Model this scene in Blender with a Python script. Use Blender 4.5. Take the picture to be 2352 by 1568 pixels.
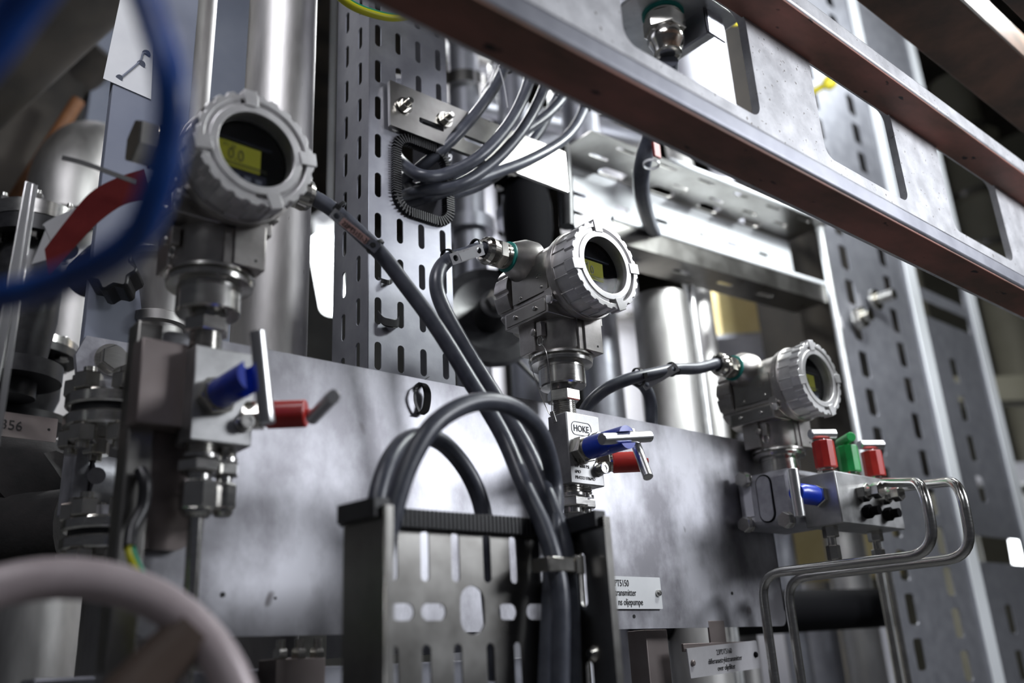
import bpy, bmesh, math, random
from mathutils import Vector, Matrix
random.seed(7)
for o in list(bpy.data.objects): bpy.data.objects.remove(o)
S = bpy.context.scene
COL = S.collection
W, H, F = 2352, 1568, 2084.0
# ---------------------------------------------------------------- camera
U = Vector((-306, 5784, -2084)).normalized()
R = Vector((2554, -616, -2084)); R = (R - U * R.dot(U)).normalized()
L = U.cross(R)
M3 = Matrix((R, L, U))
cd = bpy.data.cameras.new('camera'); cam = bpy.data.objects.new('camera', cd); COL.objects.link(cam)
cam.matrix_world = M3.to_4x4()
cd.sensor_width = 36; cd.lens = 36 * F / W; cd.clip_start = .02; cd.clip_end = 60
cd.dof.use_dof = True; cd.dof.focus_distance = 1.03; cd.dof.aperture_fstop = 2.7
S.camera = cam
# ---------------------------------------------------------------- world, exposure, lamps
wd = bpy.data.worlds.new('hall_air'); S.world = wd; wd.use_nodes = True
bg = wd.node_tree.nodes['Background']; bg.inputs[0].default_value = (.50, .52, .60, 1); bg.inputs[1].default_value = .055
S.view_settings.view_transform = 'Standard'; S.view_settings.look = 'None'
S.view_settings.exposure = .22; S.view_settings.gamma = 1; S.view_settings.use_curve_mapping = False
def area(name, loc, tgt, size, sizey, watts, col=(1, 1, 1)):
    l = bpy.data.lights.new(name, 'AREA'); l.shape = 'RECTANGLE'; l.size = size; l.size_y = sizey
    l.energy = watts; l.color = col
    o = bpy.data.objects.new(name, l); COL.objects.link(o); o.location = loc
    o.rotation_euler = (Vector(tgt) - Vector(loc)).to_track_quat('-Z', 'Y').to_euler()
    return o
area('work_lamp', (1.95, -.95, .98), (.62, .72, .25), .75, .55, 26, (.91, .94, 1))
area('left_fill', (-1.3, -1.1, 2.1), (.4, .8, .3), 1.2, .3, 9, (.93, .96, 1))  # added fill light from the left
area('tray_fill', (1.34, .36, 1.06), (1.45, 1.03, .83), .4, .10, 16, (.95, 1, 1))  # added light that whitens the slotted tray
area('upright_fill', (2.45, .25, 1.9), (2.15, .95, .9), .5, .2, 11, (.93, .98, 1))  # added light to brighten the tall right uprights
area('wheel_top_fill', (-.25, .10, 1.65), (.12, .5, .1), .7, .2, 14, (.93, .93, 1))  # added light for the bright top of the handwheel rim
area('crate_fill', (2.2, 1.55, 1.3), (2.7, 2.3, -.3), .6, .3, 22, (1, .99, .93))  # added light for the crates, turned away from the camera
area('hall_lamp', (1.3, 2.6, 2.6), (1.0, 1.2, .4), 2.6, .5, 105, (.96, .98, 1))
area('hall_lamp', (3.6, 1.6, 2.8), (2.2, 3.0, .4), 2.6, .5, 42, (.98, .99, 1))
area('hall_lamp', (-.4, 3.4, 2.6), (.2, 2.0, .2), 1.8, .4, 10, (.96, .98, 1))

# ---------------------------------------------------------------- helpers
def ray(px, py):
    return M3 @ Vector(((px - W / 2) / F, (H / 2 - py) / F, -1))
def P(px, py, y=None, x=None, z=None, d=None):
    v = ray(px, py)
    t = d if d is not None else (y / v.y if y is not None else (x / v.x if x is not None else z / v.z))
    return v * t
def V(*a): return Vector(a)

class B:
    def __init__(s): s.bm = bmesh.new()
    def box(s, lo, hi, m=None):
        r = bmesh.ops.create_cube(s.bm, size=1)['verts']
        lo = Vector(lo); hi = Vector(hi)
        for v in r:
            v.co = Vector([lo[i] + (v.co[i] + .5) * (hi[i] - lo[i]) for i in range(3)])
            if m is not None: v.co = m @ v.co
        return s
    def frame(s, axis):
        a = Vector(axis).normalized(); h = V(0, 0, 1) if abs(a.z) < .9 else V(1, 0, 0)
        u = h.cross(a).normalized(); return u, a.cross(u), a
    def lathe(s, o, axis, prof, n=32, cap=True, rot=0):
        o = Vector(o); u, w, a = s.frame(axis); rings = []
        for t, r in prof:
            rings.append([s.bm.verts.new(o + a * t + (u * math.cos(2 * math.pi * (k + rot) / n) + w * math.sin(2 * math.pi * (k + rot) / n)) * r) for k in range(n)])
        for i in range(len(rings) - 1):
            for k in range(n):
                s.bm.faces.new((rings[i][k], rings[i][(k + 1) % n], rings[i + 1][(k + 1) % n], rings[i + 1][k]))
        if cap:
            if prof[0][1] > 1e-6: s.bm.faces.new(rings[0][::-1])
            if prof[-1][1] > 1e-6: s.bm.faces.new(rings[-1])
        return s
    def cyl(s, p0, p1, r0, r1=None, n=28, ch=0):
        p0 = Vector(p0); p1 = Vector(p1); l = (p1 - p0).length; r1 = r0 if r1 is None else r1
        pr = [(0, r0), (l, r1)] if not ch else [(0, r0 - ch), (ch, r0), (l - ch, r1), (l, r1 - ch)]
        return s.lathe(p0, p1 - p0, pr, n)
    def hex(s, p0, p1, r, rot=.5): 
        l = (Vector(p1) - Vector(p0)).length; c = min(.0012, l * .15)
        return s.lathe(p0, Vector(p1) - Vector(p0), [(0, r * .93), (c, r), (l - c, r), (l, r * .93)], 6, rot=rot)
    def thread(s, p0, p1, r, pitch=.0022):
        l = (Vector(p1) - Vector(p0)).length; k = max(2, int(l / pitch)); pr = []
        for i in range(k): pr += [(l * i / k, r), (l * (i + .5) / k, r * .88)]
        return s.lathe(p0, Vector(p1) - Vector(p0), pr + [(l, r)], 20)
    def tube(s, pts, r, n=14, smooth=True, sub=8, cap=True, closed=False):
        pts = [Vector(p) for p in pts]
        if smooth: pts = catmull(pts, sub, closed)
        m = len(pts); rings = []; up = None
        for i, p in enumerate(pts):
            if closed: t = pts[(i + 1) % m] - pts[i - 1]
            else: t = pts[min(i + 1, m - 1)] - pts[max(i - 1, 0)]
            t.normalize()
            if up is None: up = (V(0, 0, 1) if abs(t.z) < .9 else V(1, 0, 0))
            u = (up - t * up.dot(t)).normalized(); w = t.cross(u); up = u
            rr = r(i / (m - 1)) if callable(r) else r
            rings.append([s.bm.verts.new(p + (u * math.cos(2 * math.pi * k / n) + w * math.sin(2 * math.pi * k / n)) * rr) for k in range(n)])
        for i in range(m if closed else m - 1):
            a, b = rings[i], rings[(i + 1) % m]
            for k in range(n): s.bm.faces.new((a[k], a[(k + 1) % n], b[(k + 1) % n], b[k]))
        if cap and not closed: s.bm.faces.new(rings[0][::-1]); s.bm.faces.new(rings[-1])
        return s
    def ring(s, fo, fi, y0, y1, th0=0, th1=360, n=96, c=(0, 0, 0)):
        """ring or sector about the y axis; fo, fi radius functions of degrees"""
        full = abs(th1 - th0 - 360) < 1e-6; q = []
        m = n if full else n + 1
        for i in range(m):
            th = th0 + (th1 - th0) * i / n; a = math.radians(th); ca, sa = math.cos(a), math.sin(a)
            ro = fo(th) if callable(fo) else fo; ri = fi(th) if callable(fi) else fi
            q.append([s.bm.verts.new((c[0] + r * ca, c[1] + y, c[2] + r * sa)) for r, y in ((ri, y0), (ro, y0), (ro, y1), (ri, y1))])
        for i in range(n):
            a = q[i]; b = q[(i + 1) % m]
            for k in range(4): s.bm.faces.new((a[k], b[k], b[(k + 1) % 4], a[(k + 1) % 4]))
        if not full: s.bm.faces.new(q[0]); s.bm.faces.new(q[-1][::-1])
        return s
    def quadstrip(s, A, Bp, t=.0005):
        """ribbon between two edge polylines, with thickness"""
        A = [Vector(p) for p in A]; Bp = [Vector(p) for p in Bp]
        nrm = (A[1] - A[0]).cross(Bp[0] - A[0]).normalized() * t
        rows = [[s.bm.verts.new(p) for p in (a, b, b + nrm, a + nrm)] for a, b in zip(A, Bp)]
        for i in range(len(rows) - 1):
            for k in range(4): s.bm.faces.new((rows[i][k], rows[i + 1][k], rows[i + 1][(k + 1) % 4], rows[i][(k + 1) % 4]))
        s.bm.faces.new(rows[0]); s.bm.faces.new(rows[-1][::-1])
        return s
    def addmesh(s, me, m=None):
        if m is not None: me.transform(m)
        s.bm.from_mesh(me); bpy.data.meshes.remove(me); return s

def catmull(p, sub, closed=False):
    out = []; n = len(p)
    def g(i): return p[i % n] if closed else p[max(0, min(n - 1, i))]
    for i in range(n if closed else n - 1):
        a, b, c, d = g(i - 1), g(i), g(i + 1), g(i + 2)
        for k in range(sub):
            t = k / sub
            out.append(.5 * ((2 * b) + (c - a) * t + (2 * a - 5 * b + 4 * c - d) * t * t + (3 * b - 3 * c + d - a) * t ** 3))
    if not closed: out.append(p[-1].copy())
    return out

def curve_mesh(cu):
    o = bpy.data.objects.new('tmp', cu); COL.objects.link(o)
    dg = bpy.context.evaluated_depsgraph_get(); me = bpy.data.meshes.new_from_object(o.evaluated_get(dg))
    bpy.data.objects.remove(o); bpy.data.curves.remove(cu); return me
def basis(o, ux, uy):
    ux = Vector(ux).normalized(); uy = Vector(uy).normalized(); n = ux.cross(uy)
    return Matrix(((ux.x, uy.x, n.x, o[0]), (ux.y, uy.y, n.y, o[1]), (ux.z, uy.z, n.z, o[2]), (0, 0, 0, 1)))
def sheet(outline, holes, t, o, ux, uy):
    cu = bpy.data.curves.new('c', 'CURVE'); cu.dimensions = '2D'; cu.fill_mode = 'BOTH'; cu.extrude = t / 2
    for poly in [outline] + holes:
        sp = cu.splines.new('POLY'); sp.points.add(len(poly) - 1); sp.use_cyclic_u = True
        for k, (x, y) in enumerate(poly): sp.points[k].co = (x, y, 0, 1)
    me = curve_mesh(cu); me.transform(basis(o, ux, uy)); return me
def rect(x0, y0, x1, y1, r=0, n=6):
    if r <= 0: return [(x0, y0), (x1, y0), (x1, y1), (x0, y1)]
    q = []
    for cx, cy, a0 in ((x1 - r, y0 + r, -90), (x1 - r, y1 - r, 0), (x0 + r, y1 - r, 90), (x0 + r, y0 + r, 180)):
        for k in range(n + 1):
            a = math.radians(a0 + 90 * k / n); q.append((cx + r * math.cos(a), cy + r * math.sin(a)))
    return q
def slot(cx, cy, w, h): return rect(cx - w / 2, cy - h / 2, cx + w / 2, cy + h / 2, min(w, h) * .499)
def text(s, size, o, ux, uy, t=.0003, align='LEFT', sx=1, bold=0):
    cu = bpy.data.curves.new('t', 'FONT'); cu.body = s; cu.size = size; cu.extrude = t; cu.align_x = align; cu.offset = bold
    cu.resolution_u = 3
    me = curve_mesh(cu); me.transform(basis(o, ux, uy) @ Matrix.Diagonal((sx, 1, 1, 1))); return me

def finish(me, mat, smooth):
    me.materials.clear(); me.materials.append(mat)
    if smooth: me.shade_smooth(); me.set_sharp_from_angle(angle=math.radians(smooth))
def mk(name, b, mat, smooth=32, bevel=0):
    me = bpy.data.meshes.new(name)
    bm = b.bm; bmesh.ops.recalc_face_normals(bm, faces=bm.faces); bm.to_mesh(me); bm.free()
    o = bpy.data.objects.new(name, me); COL.objects.link(o); finish(me, mat, smooth)
    if bevel:
        m = o.modifiers.new('bevel', 'BEVEL'); m.width = bevel; m.segments = 2; m.limit_method = 'ANGLE'; m.angle_limit = math.radians(50)
        m.harden_normals = False
    return o
def tag(o, label, cat, group=None):
    o['label'] = label; o['category'] = cat
    if group: o['group'] = group
    return o
def thing(name, label, cat, loc, group=None):
    o = bpy.data.objects.new(name, None); COL.objects.link(o); o.location = loc; o.empty_display_size = .02
    return tag(o, label, cat, group)
def rootof(o):
    while o.parent: o = o.parent
    return o
def part(name, b, mat, par, smooth=32, bevel=0, local=False, label=None):
    o = mk(name, b, mat, smooth, bevel)
    if not local: o.data.transform(Matrix.Translation(-rootof(par).location))
    o.parent = par
    if label: o['label'] = label
    return o
def single(name, b, mat, label, cat, group=None, smooth=32, bevel=0):
    o = mk(name, b, mat, smooth, bevel)
    vs = [v.co for v in o.data.vertices]
    c = V(sum(v.x for v in vs) / len(vs), sum(v.y for v in vs) / len(vs), min(v.z for v in vs))
    o.data.transform(Matrix.Translation(-c)); o.location = c
    return tag(o, label, cat, group)
def struct(name, b, mat, smooth=0, bevel=0):
    o = mk(name, b, mat, smooth, bevel); o['kind'] = 'structure'; o['label'] = name; return o
def dup(root, loc, label, group=None):
    r = root.copy(); COL.objects.link(r); r.location = loc; r['label'] = label
    if group: r['group'] = group
    for ch in list(root.children):
        c = ch.copy(); COL.objects.link(c); c.parent = r
        for g in list(ch.children):
            d = g.copy(); COL.objects.link(d); d.parent = c
    return r

# ---------------------------------------------------------------- materials
def mat(name, c1, c2=None, metal=0.0, rough=.5, rvar=0.0, scale=30, stretch=(1, 1, 1), bump=0.0, bscale=None, emit=None, es=0, spec=.5, coat=0, detail=4, contrast=(.35, .65), spots=None):
    m = bpy.data.materials.new(name); m.use_nodes = True; nt = m.node_tree; N = nt.nodes; K = nt.links
    b = N['Principled BSDF']; b.inputs['Metallic'].default_value = metal; b.inputs['Roughness'].default_value = rough
    b.inputs['Base Color'].default_value = (*c1, 1); b.inputs['Specular IOR Level'].default_value = spec
    b.inputs['Coat Weight'].default_value = coat
    tc = N.new('ShaderNodeTexCoord'); mp = N.new('ShaderNodeMapping'); mp.inputs['Scale'].default_value = stretch
    K.new(tc.outputs['Object'], mp.inputs['Vector'])
    def noise(sc, d=detail):
        n = N.new('ShaderNodeTexNoise'); n.inputs['Scale'].default_value = sc; n.inputs['Detail'].default_value = d; n.inputs['Roughness'].default_value = .6
        K.new(mp.outputs[0], n.inputs['Vector']); return n
    if c2 or rvar:
        n = noise(scale)
    col = None
    if c2:
        r = N.new('ShaderNodeValToRGB'); r.color_ramp.elements[0].position = contrast[0]; r.color_ramp.elements[1].position = contrast[1]
        r.color_ramp.elements[0].color = (*c1, 1); r.color_ramp.elements[1].color = (*c2, 1)
        K.new(n.outputs['Fac'], r.inputs['Fac']); col = r.outputs['Color']
    if spots:
        sc, sp, amt = spots; n2 = noise(sc, 2); r2 = N.new('ShaderNodeValToRGB')
        r2.color_ramp.elements[0].position = amt; r2.color_ramp.elements[1].position = amt + .05
        r2.color_ramp.elements[0].color = (0, 0, 0, 1); r2.color_ramp.elements[1].color = (1, 1, 1, 1)
        K.new(n2.outputs['Fac'], r2.inputs['Fac']); mx = N.new('ShaderNodeMix'); mx.data_type = 'RGBA'
        K.new(r2.outputs['Color'], mx.inputs['Factor'])
        if col: K.new(col, mx.inputs['A'])
        else: mx.inputs['A'].default_value = (*c1, 1)
        mx.inputs['B'].default_value = (*sp, 1); col = mx.outputs['Result']
    if col: K.new(col, b.inputs['Base Color'])
    if rvar:
        mr = N.new('ShaderNodeMapRange'); mr.inputs['To Min'].default_value = max(.03, rough - rvar); mr.inputs['To Max'].default_value = rough + rvar
        K.new(n.outputs['Fac'], mr.inputs['Value']); K.new(mr.outputs[0], b.inputs['Roughness'])
    if bump:
        nb = noise(bscale or scale * 4); bp = N.new('ShaderNodeBump'); bp.inputs['Strength'].default_value = bump; bp.inputs['Distance'].default_value = .001
        K.new(nb.outputs['Fac'], bp.inputs['Height']); K.new(bp.outputs['Normal'], b.inputs['Normal'])
    if emit: b.inputs['Emission Color'].default_value = (*emit, 1); b.inputs['Emission Strength'].default_value = es
    return m
CAST = mat('cast_stainless', (.44, .42, .40), (.56, .54, .52), 1, .36, .06, 60, bump=.12, bscale=900)
CASTD = mat('cast_stainless_face', (.74, .73, .73), (.84, .83, .83), .9, .44, .05, 60, bump=.08, bscale=700)
TURN = mat('turned_steel', (.55, .54, .52), (.66, .65, .62), 1, .22, .08, 80, (1, 1, 8))
NICKEL = mat('nickel_plated_brass', (.62, .60, .55), (.74, .72, .66), 1, .16, .05, 60)
BLOCK = mat('milled_block_steel', (.36, .36, .36), (.48, .48, .48), 1, .46, .10, 40, (1, 1, 1), bump=.04)
BAR = mat('drawn_bar_steel', (.74, .74, .74), None, 1, .30)
PLATE = mat('stained_sheet_steel', (.27, .265, .285), (.60, .60, .64), 1, .44, .12, 11, (1.1, 1, .7), bump=.03, detail=8, contrast=(.38, .62), spots=(26, (.22, .21, .22), .69))
GALV = mat('galvanised_grey', (.27, .275, .31), (.33, .335, .37), .75, .42, .06, 30, bump=.05, bscale=500)
GALVB = mat('bright_galvanised', (.62, .63, .64), (.78, .79, .80), .85, .30, .08, 30)
LITSTEEL = mat('lit_steel_white', (.72, .74, .77), None, .2, .4)  # steel coloured white for the lamplight on edges, lips and tray wall
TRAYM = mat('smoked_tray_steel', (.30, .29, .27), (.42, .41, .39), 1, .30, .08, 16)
PIPE = mat('pipe_steel', (.34, .33, .32), (.58, .57, .56), 1, .50, .08, 14, (1, 1, .25), bump=.06, bscale=200, spots=(120, (.25, .24, .23), .74))
RUST = mat('red_primed_steel', (.17, .09, .06), (.42, .17, .13), .15, .55, .1, 14, (.5, 1, 1), bump=.2, bscale=200, spots=(60, (.02, .012, .01), .68))
RUSTB = mat('brown_primed_steel', (.06, .04, .028), (.17, .09, .06), .1, .6, .1, 10, bump=.2)
SPECK = mat('speckled_galvanised', (.56, .56, .58), (.76, .76, .78), .35, .45, .08, 40, bump=.1, bscale=300, spots=(160, (.25, .23, .22), .66))
CABLE = mat('grey_cable_sheath', (.055, .06, .08), (.09, .097, .12), 0, .36, .06, 60, (1, 1, 1), bump=.05, spec=.6)
RUBBER = mat('black_rubber', (.010, .010, .012), (.02, .02, .022), 0, .38, .05, 80, bump=.1)
BLACK = mat('black_plastic', (.008, .008, .009), None, 0, .4)
BLUE = mat('blue_plastic', (.005, .03, .42), (.01, .06, .55), 0, .32, .05, 40, coat=.2)
RED = mat('red_plastic', (.42, .012, .010), (.5, .03, .02), 0, .40, .05, 40, coat=.1)
GREEN = mat('green_plastic', (.01, .30, .06), (.015, .38, .09), 0, .38, .05, 40)
BLUEC = mat('blue_cable_sheath', (.004, .035, .19), (.008, .06, .28), 0, .35, .05, 30)
TEAL = mat('teal_seal', (.01, .22, .19), None, 0, .5)
GLASS = mat('window_glass', (1, 1, 1), None, 0, .02)
GLASS.node_tree.nodes['Principled BSDF'].inputs['Transmission Weight'].default_value = 1
GLASS.node_tree.nodes['Principled BSDF'].inputs['IOR'].default_value = 1.1
LCD = mat('lit_lcd', (.16, .17, .02), None, 0, .6, emit=(.50, .52, .05), es=.09, spec=.1)
LCDT = mat('lcd_segments', (.03, .035, .01), None, 0, .5)
KEYS = mat('display_keys', (.03, .033, .05), None, 0, .8, spec=.1)
KEYW = mat('display_key_caps', (.16, .17, .22), None, 0, .8, spec=.1)
DARKM = mat('display_housing', (.004, .004, .005), None, 0, .8, spec=.08)
PAPER = mat('white_label', (.72, .73, .75), (.78, .79, .8), 0, .5, .05, 20)
PAPERG = mat('grey_label', (.45, .44, .46), (.52, .51, .53), 0, .5, .05, 20)
INK = mat('black_ink', (.02, .02, .02), None, 0, .6)
TAPE = mat('red_tape', (.17, .012, .012), (.25, .025, .022), 0, .55, .1, 25, spots=(40, (.12, .01, .01), .66))
ETCH = mat('etched_mark', (.035, .035, .035), None, 0, .6)
PAINTG = mat('blue_grey_paint', (.19, .21, .27), (.23, .25, .31), 0, .5, .05, 8)
PAINTL = mat('pale_grey_paint', (.50, .50, .56), (.62, .62, .67), 0, .5, .05, 3)
CONC = mat('hall_wall_paint', (.07, .07, .07), (.16, .16, .15), 0, .8, 0, 1.2)
OLIVE = mat('olive_wall_panel', (.13, .125, .09), (.20, .19, .15), 0, .7, 0, 1.5)
DARKW = mat('dark_steelwork', (.02, .018, .016), (.06, .05, .04), .2, .6, .1, 4)
CARD = mat('yellow_cardboard', (.50, .40, .18), (.62, .52, .27), 0, .75, .05, 5)
BROWNB = mat('brown_cardboard', (.20, .14, .07), (.26, .19, .10), 0, .75, .05, 5)
YG = mat('earth_yellow', (.50, .48, .01), None, 0, .4)
GG = mat('earth_green', (.0, .20, .10), None, 0, .4)
WHEEL = mat('painted_handwheel', (.42, .35, .36), (.50, .43, .44), .1, .36, .05, 20)
BROWN = mat('brown_spoke_paint', (.10, .07, .055), (.15, .11, .09), .1, .55, .05, 10)
BRONZE = mat('brown_stained_plate', (.24, .20, .19), (.34, .30, .29), .8, .45, .1, 8)
CASTG = mat('grey_casting', (.28, .28, .31), (.42, .42, .46), .5, .5, .1, 40, bump=.3)
INSUL = mat('black_foam_insulation', (.004, .004, .004), (.012, .01, .01), 0, .9, 0, 30, bump=.6)
YEL = mat('yellow_plastic', (.5, .42, .02), None, 0, .45)
GLOW = mat('fluorescent_tube', (1, 1, 1), None, 0, .5, emit=(.93, .97, 1), es=7)
LAMPB = mat('lamp_body', (.7, .7, .7), None, 0, .5)
TAGSTEEL = mat('polished_tag_steel', (.74, .73, .74), (.84, .83, .84), 1, .28, .05, 50)
TAGPINK = mat('pink_label_insert', (.42, .26, .24), (.55, .35, .32), 0, .5, .05, 40)
FLOORM = mat('hall_floor', (.10, .10, .10), (.16, .16, .16), 0, .5, .1, 1)

# ---------------------------------------------------------------- the hall
struct('floor', B().box((-4, -3, -1.55), (9, 9, -1.5)), FLOORM)
struct('wall_back', B().box((-4, 7.0, -1.5), (9, 7.1, 4.2)), CONC)
struct('wall_right', B().box((8.0, -3, -1.5), (8.1, 7, 4.2)), OLIVE)
struct('ceiling', B().box((-4, -3, 4.2), (9, 7.1, 4.3)), DARKW)

# ---------------------------------------------------------------- pressure transmitters
def scallop(th):
    k = (th % 15) / 15
    return .0525 - (.0022 if .36 < k < .64 else 0)
def bar_handle(par, p0, p1, r, m=None, name='handle_bar'):
    return part(name, B().cyl(p0, p1, r, ch=.0006, n=32), m or BAR, par)

def transmitter(name, loc, label, gside, lcd=True, plug=False, etch=True):
    t = thing(name, label, 'transmitter', loc, 'field pressure transmitters along the bracket plate')
    K = dict(local=True)
    # display cover with castellated rim
    b = B().ring(scallop, .0455, 0, .014, n=192)
    b.ring(.0462, .0400, .0055, .012)
    b.ring(.0412, .0340, 0, .016)
    b.ring(.0460, .0405, .0012, .007, 112, 184, 24).ring(.0460, .0405, .0012, .007, 200, 272, 24)
    b.lathe((0, .012, 0), (0, 1, 0), [(0, .0505), (.002, .0500), (.024, .0500), (.0245, .0488), (.026, .0488), (.0262, .0512), (.0275, .0518)], 64, cap=False)
    for a in (8, 100, 192, -68):
        m = Matrix.Rotation(-math.radians(a), 4, 'Y')
        b.box((.0395, -.0012, -.0062), (.0545, .012, .0062), m)
    for k in range(10):
        m = Matrix.Rotation(-math.radians(36 * k + 12), 4, 'Y')
        b.box((.0495, .016, -.0075), (.0508, .034, -.0065), m); b.box((.0495, .016, .0065), (.0508, .034, .0075), m); b.box((.0495, .033, -.0075), (.0508, .034, .0075), m)
    cov = part('display_cover', b, CASTD, t, bevel=.0005, **K)
    part('window_glass', B().lathe((0, .0050, 0), (0, 1, 0), [(0, .0342), (.0015, .0342)], 48), GLASS, cov, **K)
    dm = part('display_module', B().lathe((0, .0066, 0), (0, 1, 0), [(0, .0341), (.013, .0341), (.0131, 0)], 48, cap=False), DARKM, cov, **K)
    d = B(); y = .0150
    if lcd:
        part('lcd_screen', B().box((-.0290, y, -.0135), (.0100, y + .002, .0085)), LCD, t, **K)
        me = text('0.0', .0150, (-.0195, y - .0003, -.0075), (1, 0, 0), (0, 0, 1), .0002, sx=.8)
        q = B().addmesh(me)
        q.addmesh(text('P1 23', .0048, (-.0235, y - .0003, .0030), (1, 0, 0), (0, 0, 1), .0002))
        q.box((-.0225, y - .0004, -.0103), (.016, y, -.0096)); q.box((-.0225, y - .0004, -.0122), (.016, y, -.0116))
        part('screen_digits', q, LCDT, t, **K)
    kp = part('key_panel', B().box((-.0180, y, -.0290), (.0160, y + .002, -.0155)).box((-.0275, y - .001, .0105), (.0200, y + .002, .0120)), KEYS, t, **K)
    part('key_cap', B().box((-.014, y - .0012, -.0245), (-.0085, y, -.0205)).box((-.004, y - .0012, -.0245), (.0015, y, -.0205)).box((.006, y - .0012, -.0245), (.0115, y, -.0205)), KEYW, kp, **K)
    # housing: flat sided drum behind the cover
    b = B(); rings = []
    for yy, sc in ((.0385, 1.10), (.0445, 1.10), (.0455, 1.0), (.112, .97), (.118, .92)):
        ring = []
        for k in range(64):
            a = 2 * math.pi * k / 64; x = .0475 * math.cos(a); z = .0475 * math.sin(a)
            if sc < 1.05: x = max(-.0425, min(.0425, x * 1.08))
            ring.append(b.bm.verts.new((x * sc, yy, z * sc)))
        rings.append(ring)
    for i in range(len(rings) - 1):
        for k in range(64): b.bm.faces.new((rings[i][k], rings[i][(k + 1) % 64], rings[i + 1][(k + 1) % 64], rings[i + 1][k]))
    b.bm.faces.new(rings[0][::-1]); b.bm.faces.new(rings[-1])
    for (z0, z1, x0, x1) in ((-.0500, -.0300, -.047, .040),):
        b.box((x0, .050, z0), (x1, .124, z1))
    b.box((-.044, .045, -.036), (.044, .058, -.020))
    hs = part('housing', b, CAST, t, bevel=.0012, **K)
    part('housing_shoulder', B().ring(.0535, .030, .0335, .0385).ring(.0520, .030, .0405, .0445), CAST, hs, bevel=.0005, **K)
    part('rear_cover', B().ring(lambda th: .0470 - (.003 if (th % 30) < 6 else 0), .001, .118, .142, n=180), CAST, t, bevel=.0006, **K)
    npl = part('name_plate', B().box((-.0437, .052, -.0215), (-.0428, .112, .0150)), TRAYM, t, **K)
    for yy, zz in ((.062, -.0150), (.098, -.0165)):
        part('plate_rivet', B().lathe((-.0450, yy, zz), (1, 0, 0), [(0, .0008), (.0006, .0018), (.002, .0018)], 12), TURN, npl, **K)
    part('marking', B().addmesh(text('CE', .0080, (-.0440, .070, -.003), (0, -1, 0), (0, 0, 1), .0002)), TURN, npl, **K)
    stp = part('terminal_strip', B().box((-.0482, .053, -.0478), (-.0468, .120, -.0325)), TRAYM, t, bevel=.0004, **K)
    for yy in (.070, .104):
        part('strip_screw', B().lathe((-.0508, yy, -.040), (1, 0, 0), [(0, .0012), (.0008, .0027), (.0028, .0029)], 16), TURN, stp, **K)
    part('stop_screw', B().lathe((-.0485, .0475, -.036), (1, 0, 0), [(0, .0018), (.0006, .0045), (.004, .0048)], 24), CASTD, t, **K)
    # neck
    c = (0, .083)
    b = B().lathe((c[0], c[1], -.032), (0, 0, -1), [(0, .0335), (.050, .0335), (.054, .0318)], 48)
    b.box((.004, .0455, -.0865), (.0330, .085, -.044)).box((-.0370, .085, -.084), (-.020, .112, -.045)).box((-.0040, .0478, -.0865), (.0052, .06, -.044))
    part('neck', b, CAST, t, bevel=.001, **K)
    part('neck_pin', B().lathe((.024, .0452, -.079), (0, 1, 0), [(0, .0013), (.002, .0013)], 12), BLACK, t, **K)
    b = B().lathe((c[0], c[1], -.0865), (0, 0, -1), [(0, .0300), (.001, .0372), (.0035, .0376), (.0045, .0335), (.0060, .0335), (.0068, .0365), (.0105, .0360), (.0115, .0270), (.0150, .0268), (.0152, .0262), (.0158, .0262), (.016, .0268), (.0345, .0270), (.0362, .0255), (.0368, .012)], 56)
    part('process_collar', b, TURN, t, **K)
    b = B().cyl((c[0], c[1], -.122), (c[0], c[1], -.127), .0130).hex((c[0], c[1], -.127), (c[0], c[1], -.140), .0190)
    part('hex_union', b, TURN, t, smooth=20, **K)
    part('threaded_stub', B().thread((c[0], c[1], -.140), (c[0], c[1], -.156), .0135), TURN, t, **K)
    # earth terminal and wire
    g = part('earth_clamp', B().box((-.0405, .070, -.070), (-.0330, .078, -.053)).lathe((-.0430, .083, -.063), (1, 0, 0), [(0, .0022), (.001, .0045), (.008, .0048)], 16), CAST, t, bevel=.0006, **K)
    part('clamp_ring', B().tube([(-.037 + 0 * math.cos(a), .076 + .0045 * math.cos(a), -.0745 + .0055 * math.sin(a)) for a in [2 * math.pi * k / 12 for k in range(12)]], .0010, closed=True, n=8, sub=2), TURN, g, **K)
    if etch:
        part('seal_wire', B().tube([(-.038, .075, -.078), (-.040, .067, -.086), (-.041, .062, -.100), (-.039, .062, -.13), (-.037, .065, -.158), (-.036, .067, -.165), (-.038, .072, -.155), (-.041, .082, -.125), (-.042, .090, -.095), (-.040, .092, -.085)], .0005, n=6).cyl((-.036, .066, -.160), (-.034, .064, -.172), .0025), TURN, g, **K)
    # gland and opposite plug
    def gland(s):
        y, z = .095, .030
        X = lambda v: (s * v, y, z)
        part('cable_hub', B().lathe(X(.028), (s, 0, 0), [(0, .0270), (.014, .0262), (.032, .0185), (.034, .0175)], 40), CAST, t, **K)
        part('teal_washer', B().lathe(X(.0620), (s, 0, 0), [(0, .0172), (.0005, .0182), (.0025, .0182), (.003, .0172)], 40), TEAL, t, **K)
        gl = part('cable_gland', B().lathe(X(.065), (s, 0, 0), [(0, .0158), (.006, .0158), (.0062, .0145), (.008, .0145)], 40).hex(X(.073), X(.084), .0178).lathe(X(.084), (s, 0, 0), [(0, .0150), (.003, .0155), (.009, .0165), (.014, .0150), (.0165, .0120), (.0160, .0095), (.010, .0092)], 40, cap=False), NICKEL, t, smooth=25, **K)
        part('gland_seal', B().lathe(X(.090), (s, 0, 0), [(0, .0098), (.007, .0098), (.0085, .0085)], 24), RUBBER, gl, **K)
    gland(gside)
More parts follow.
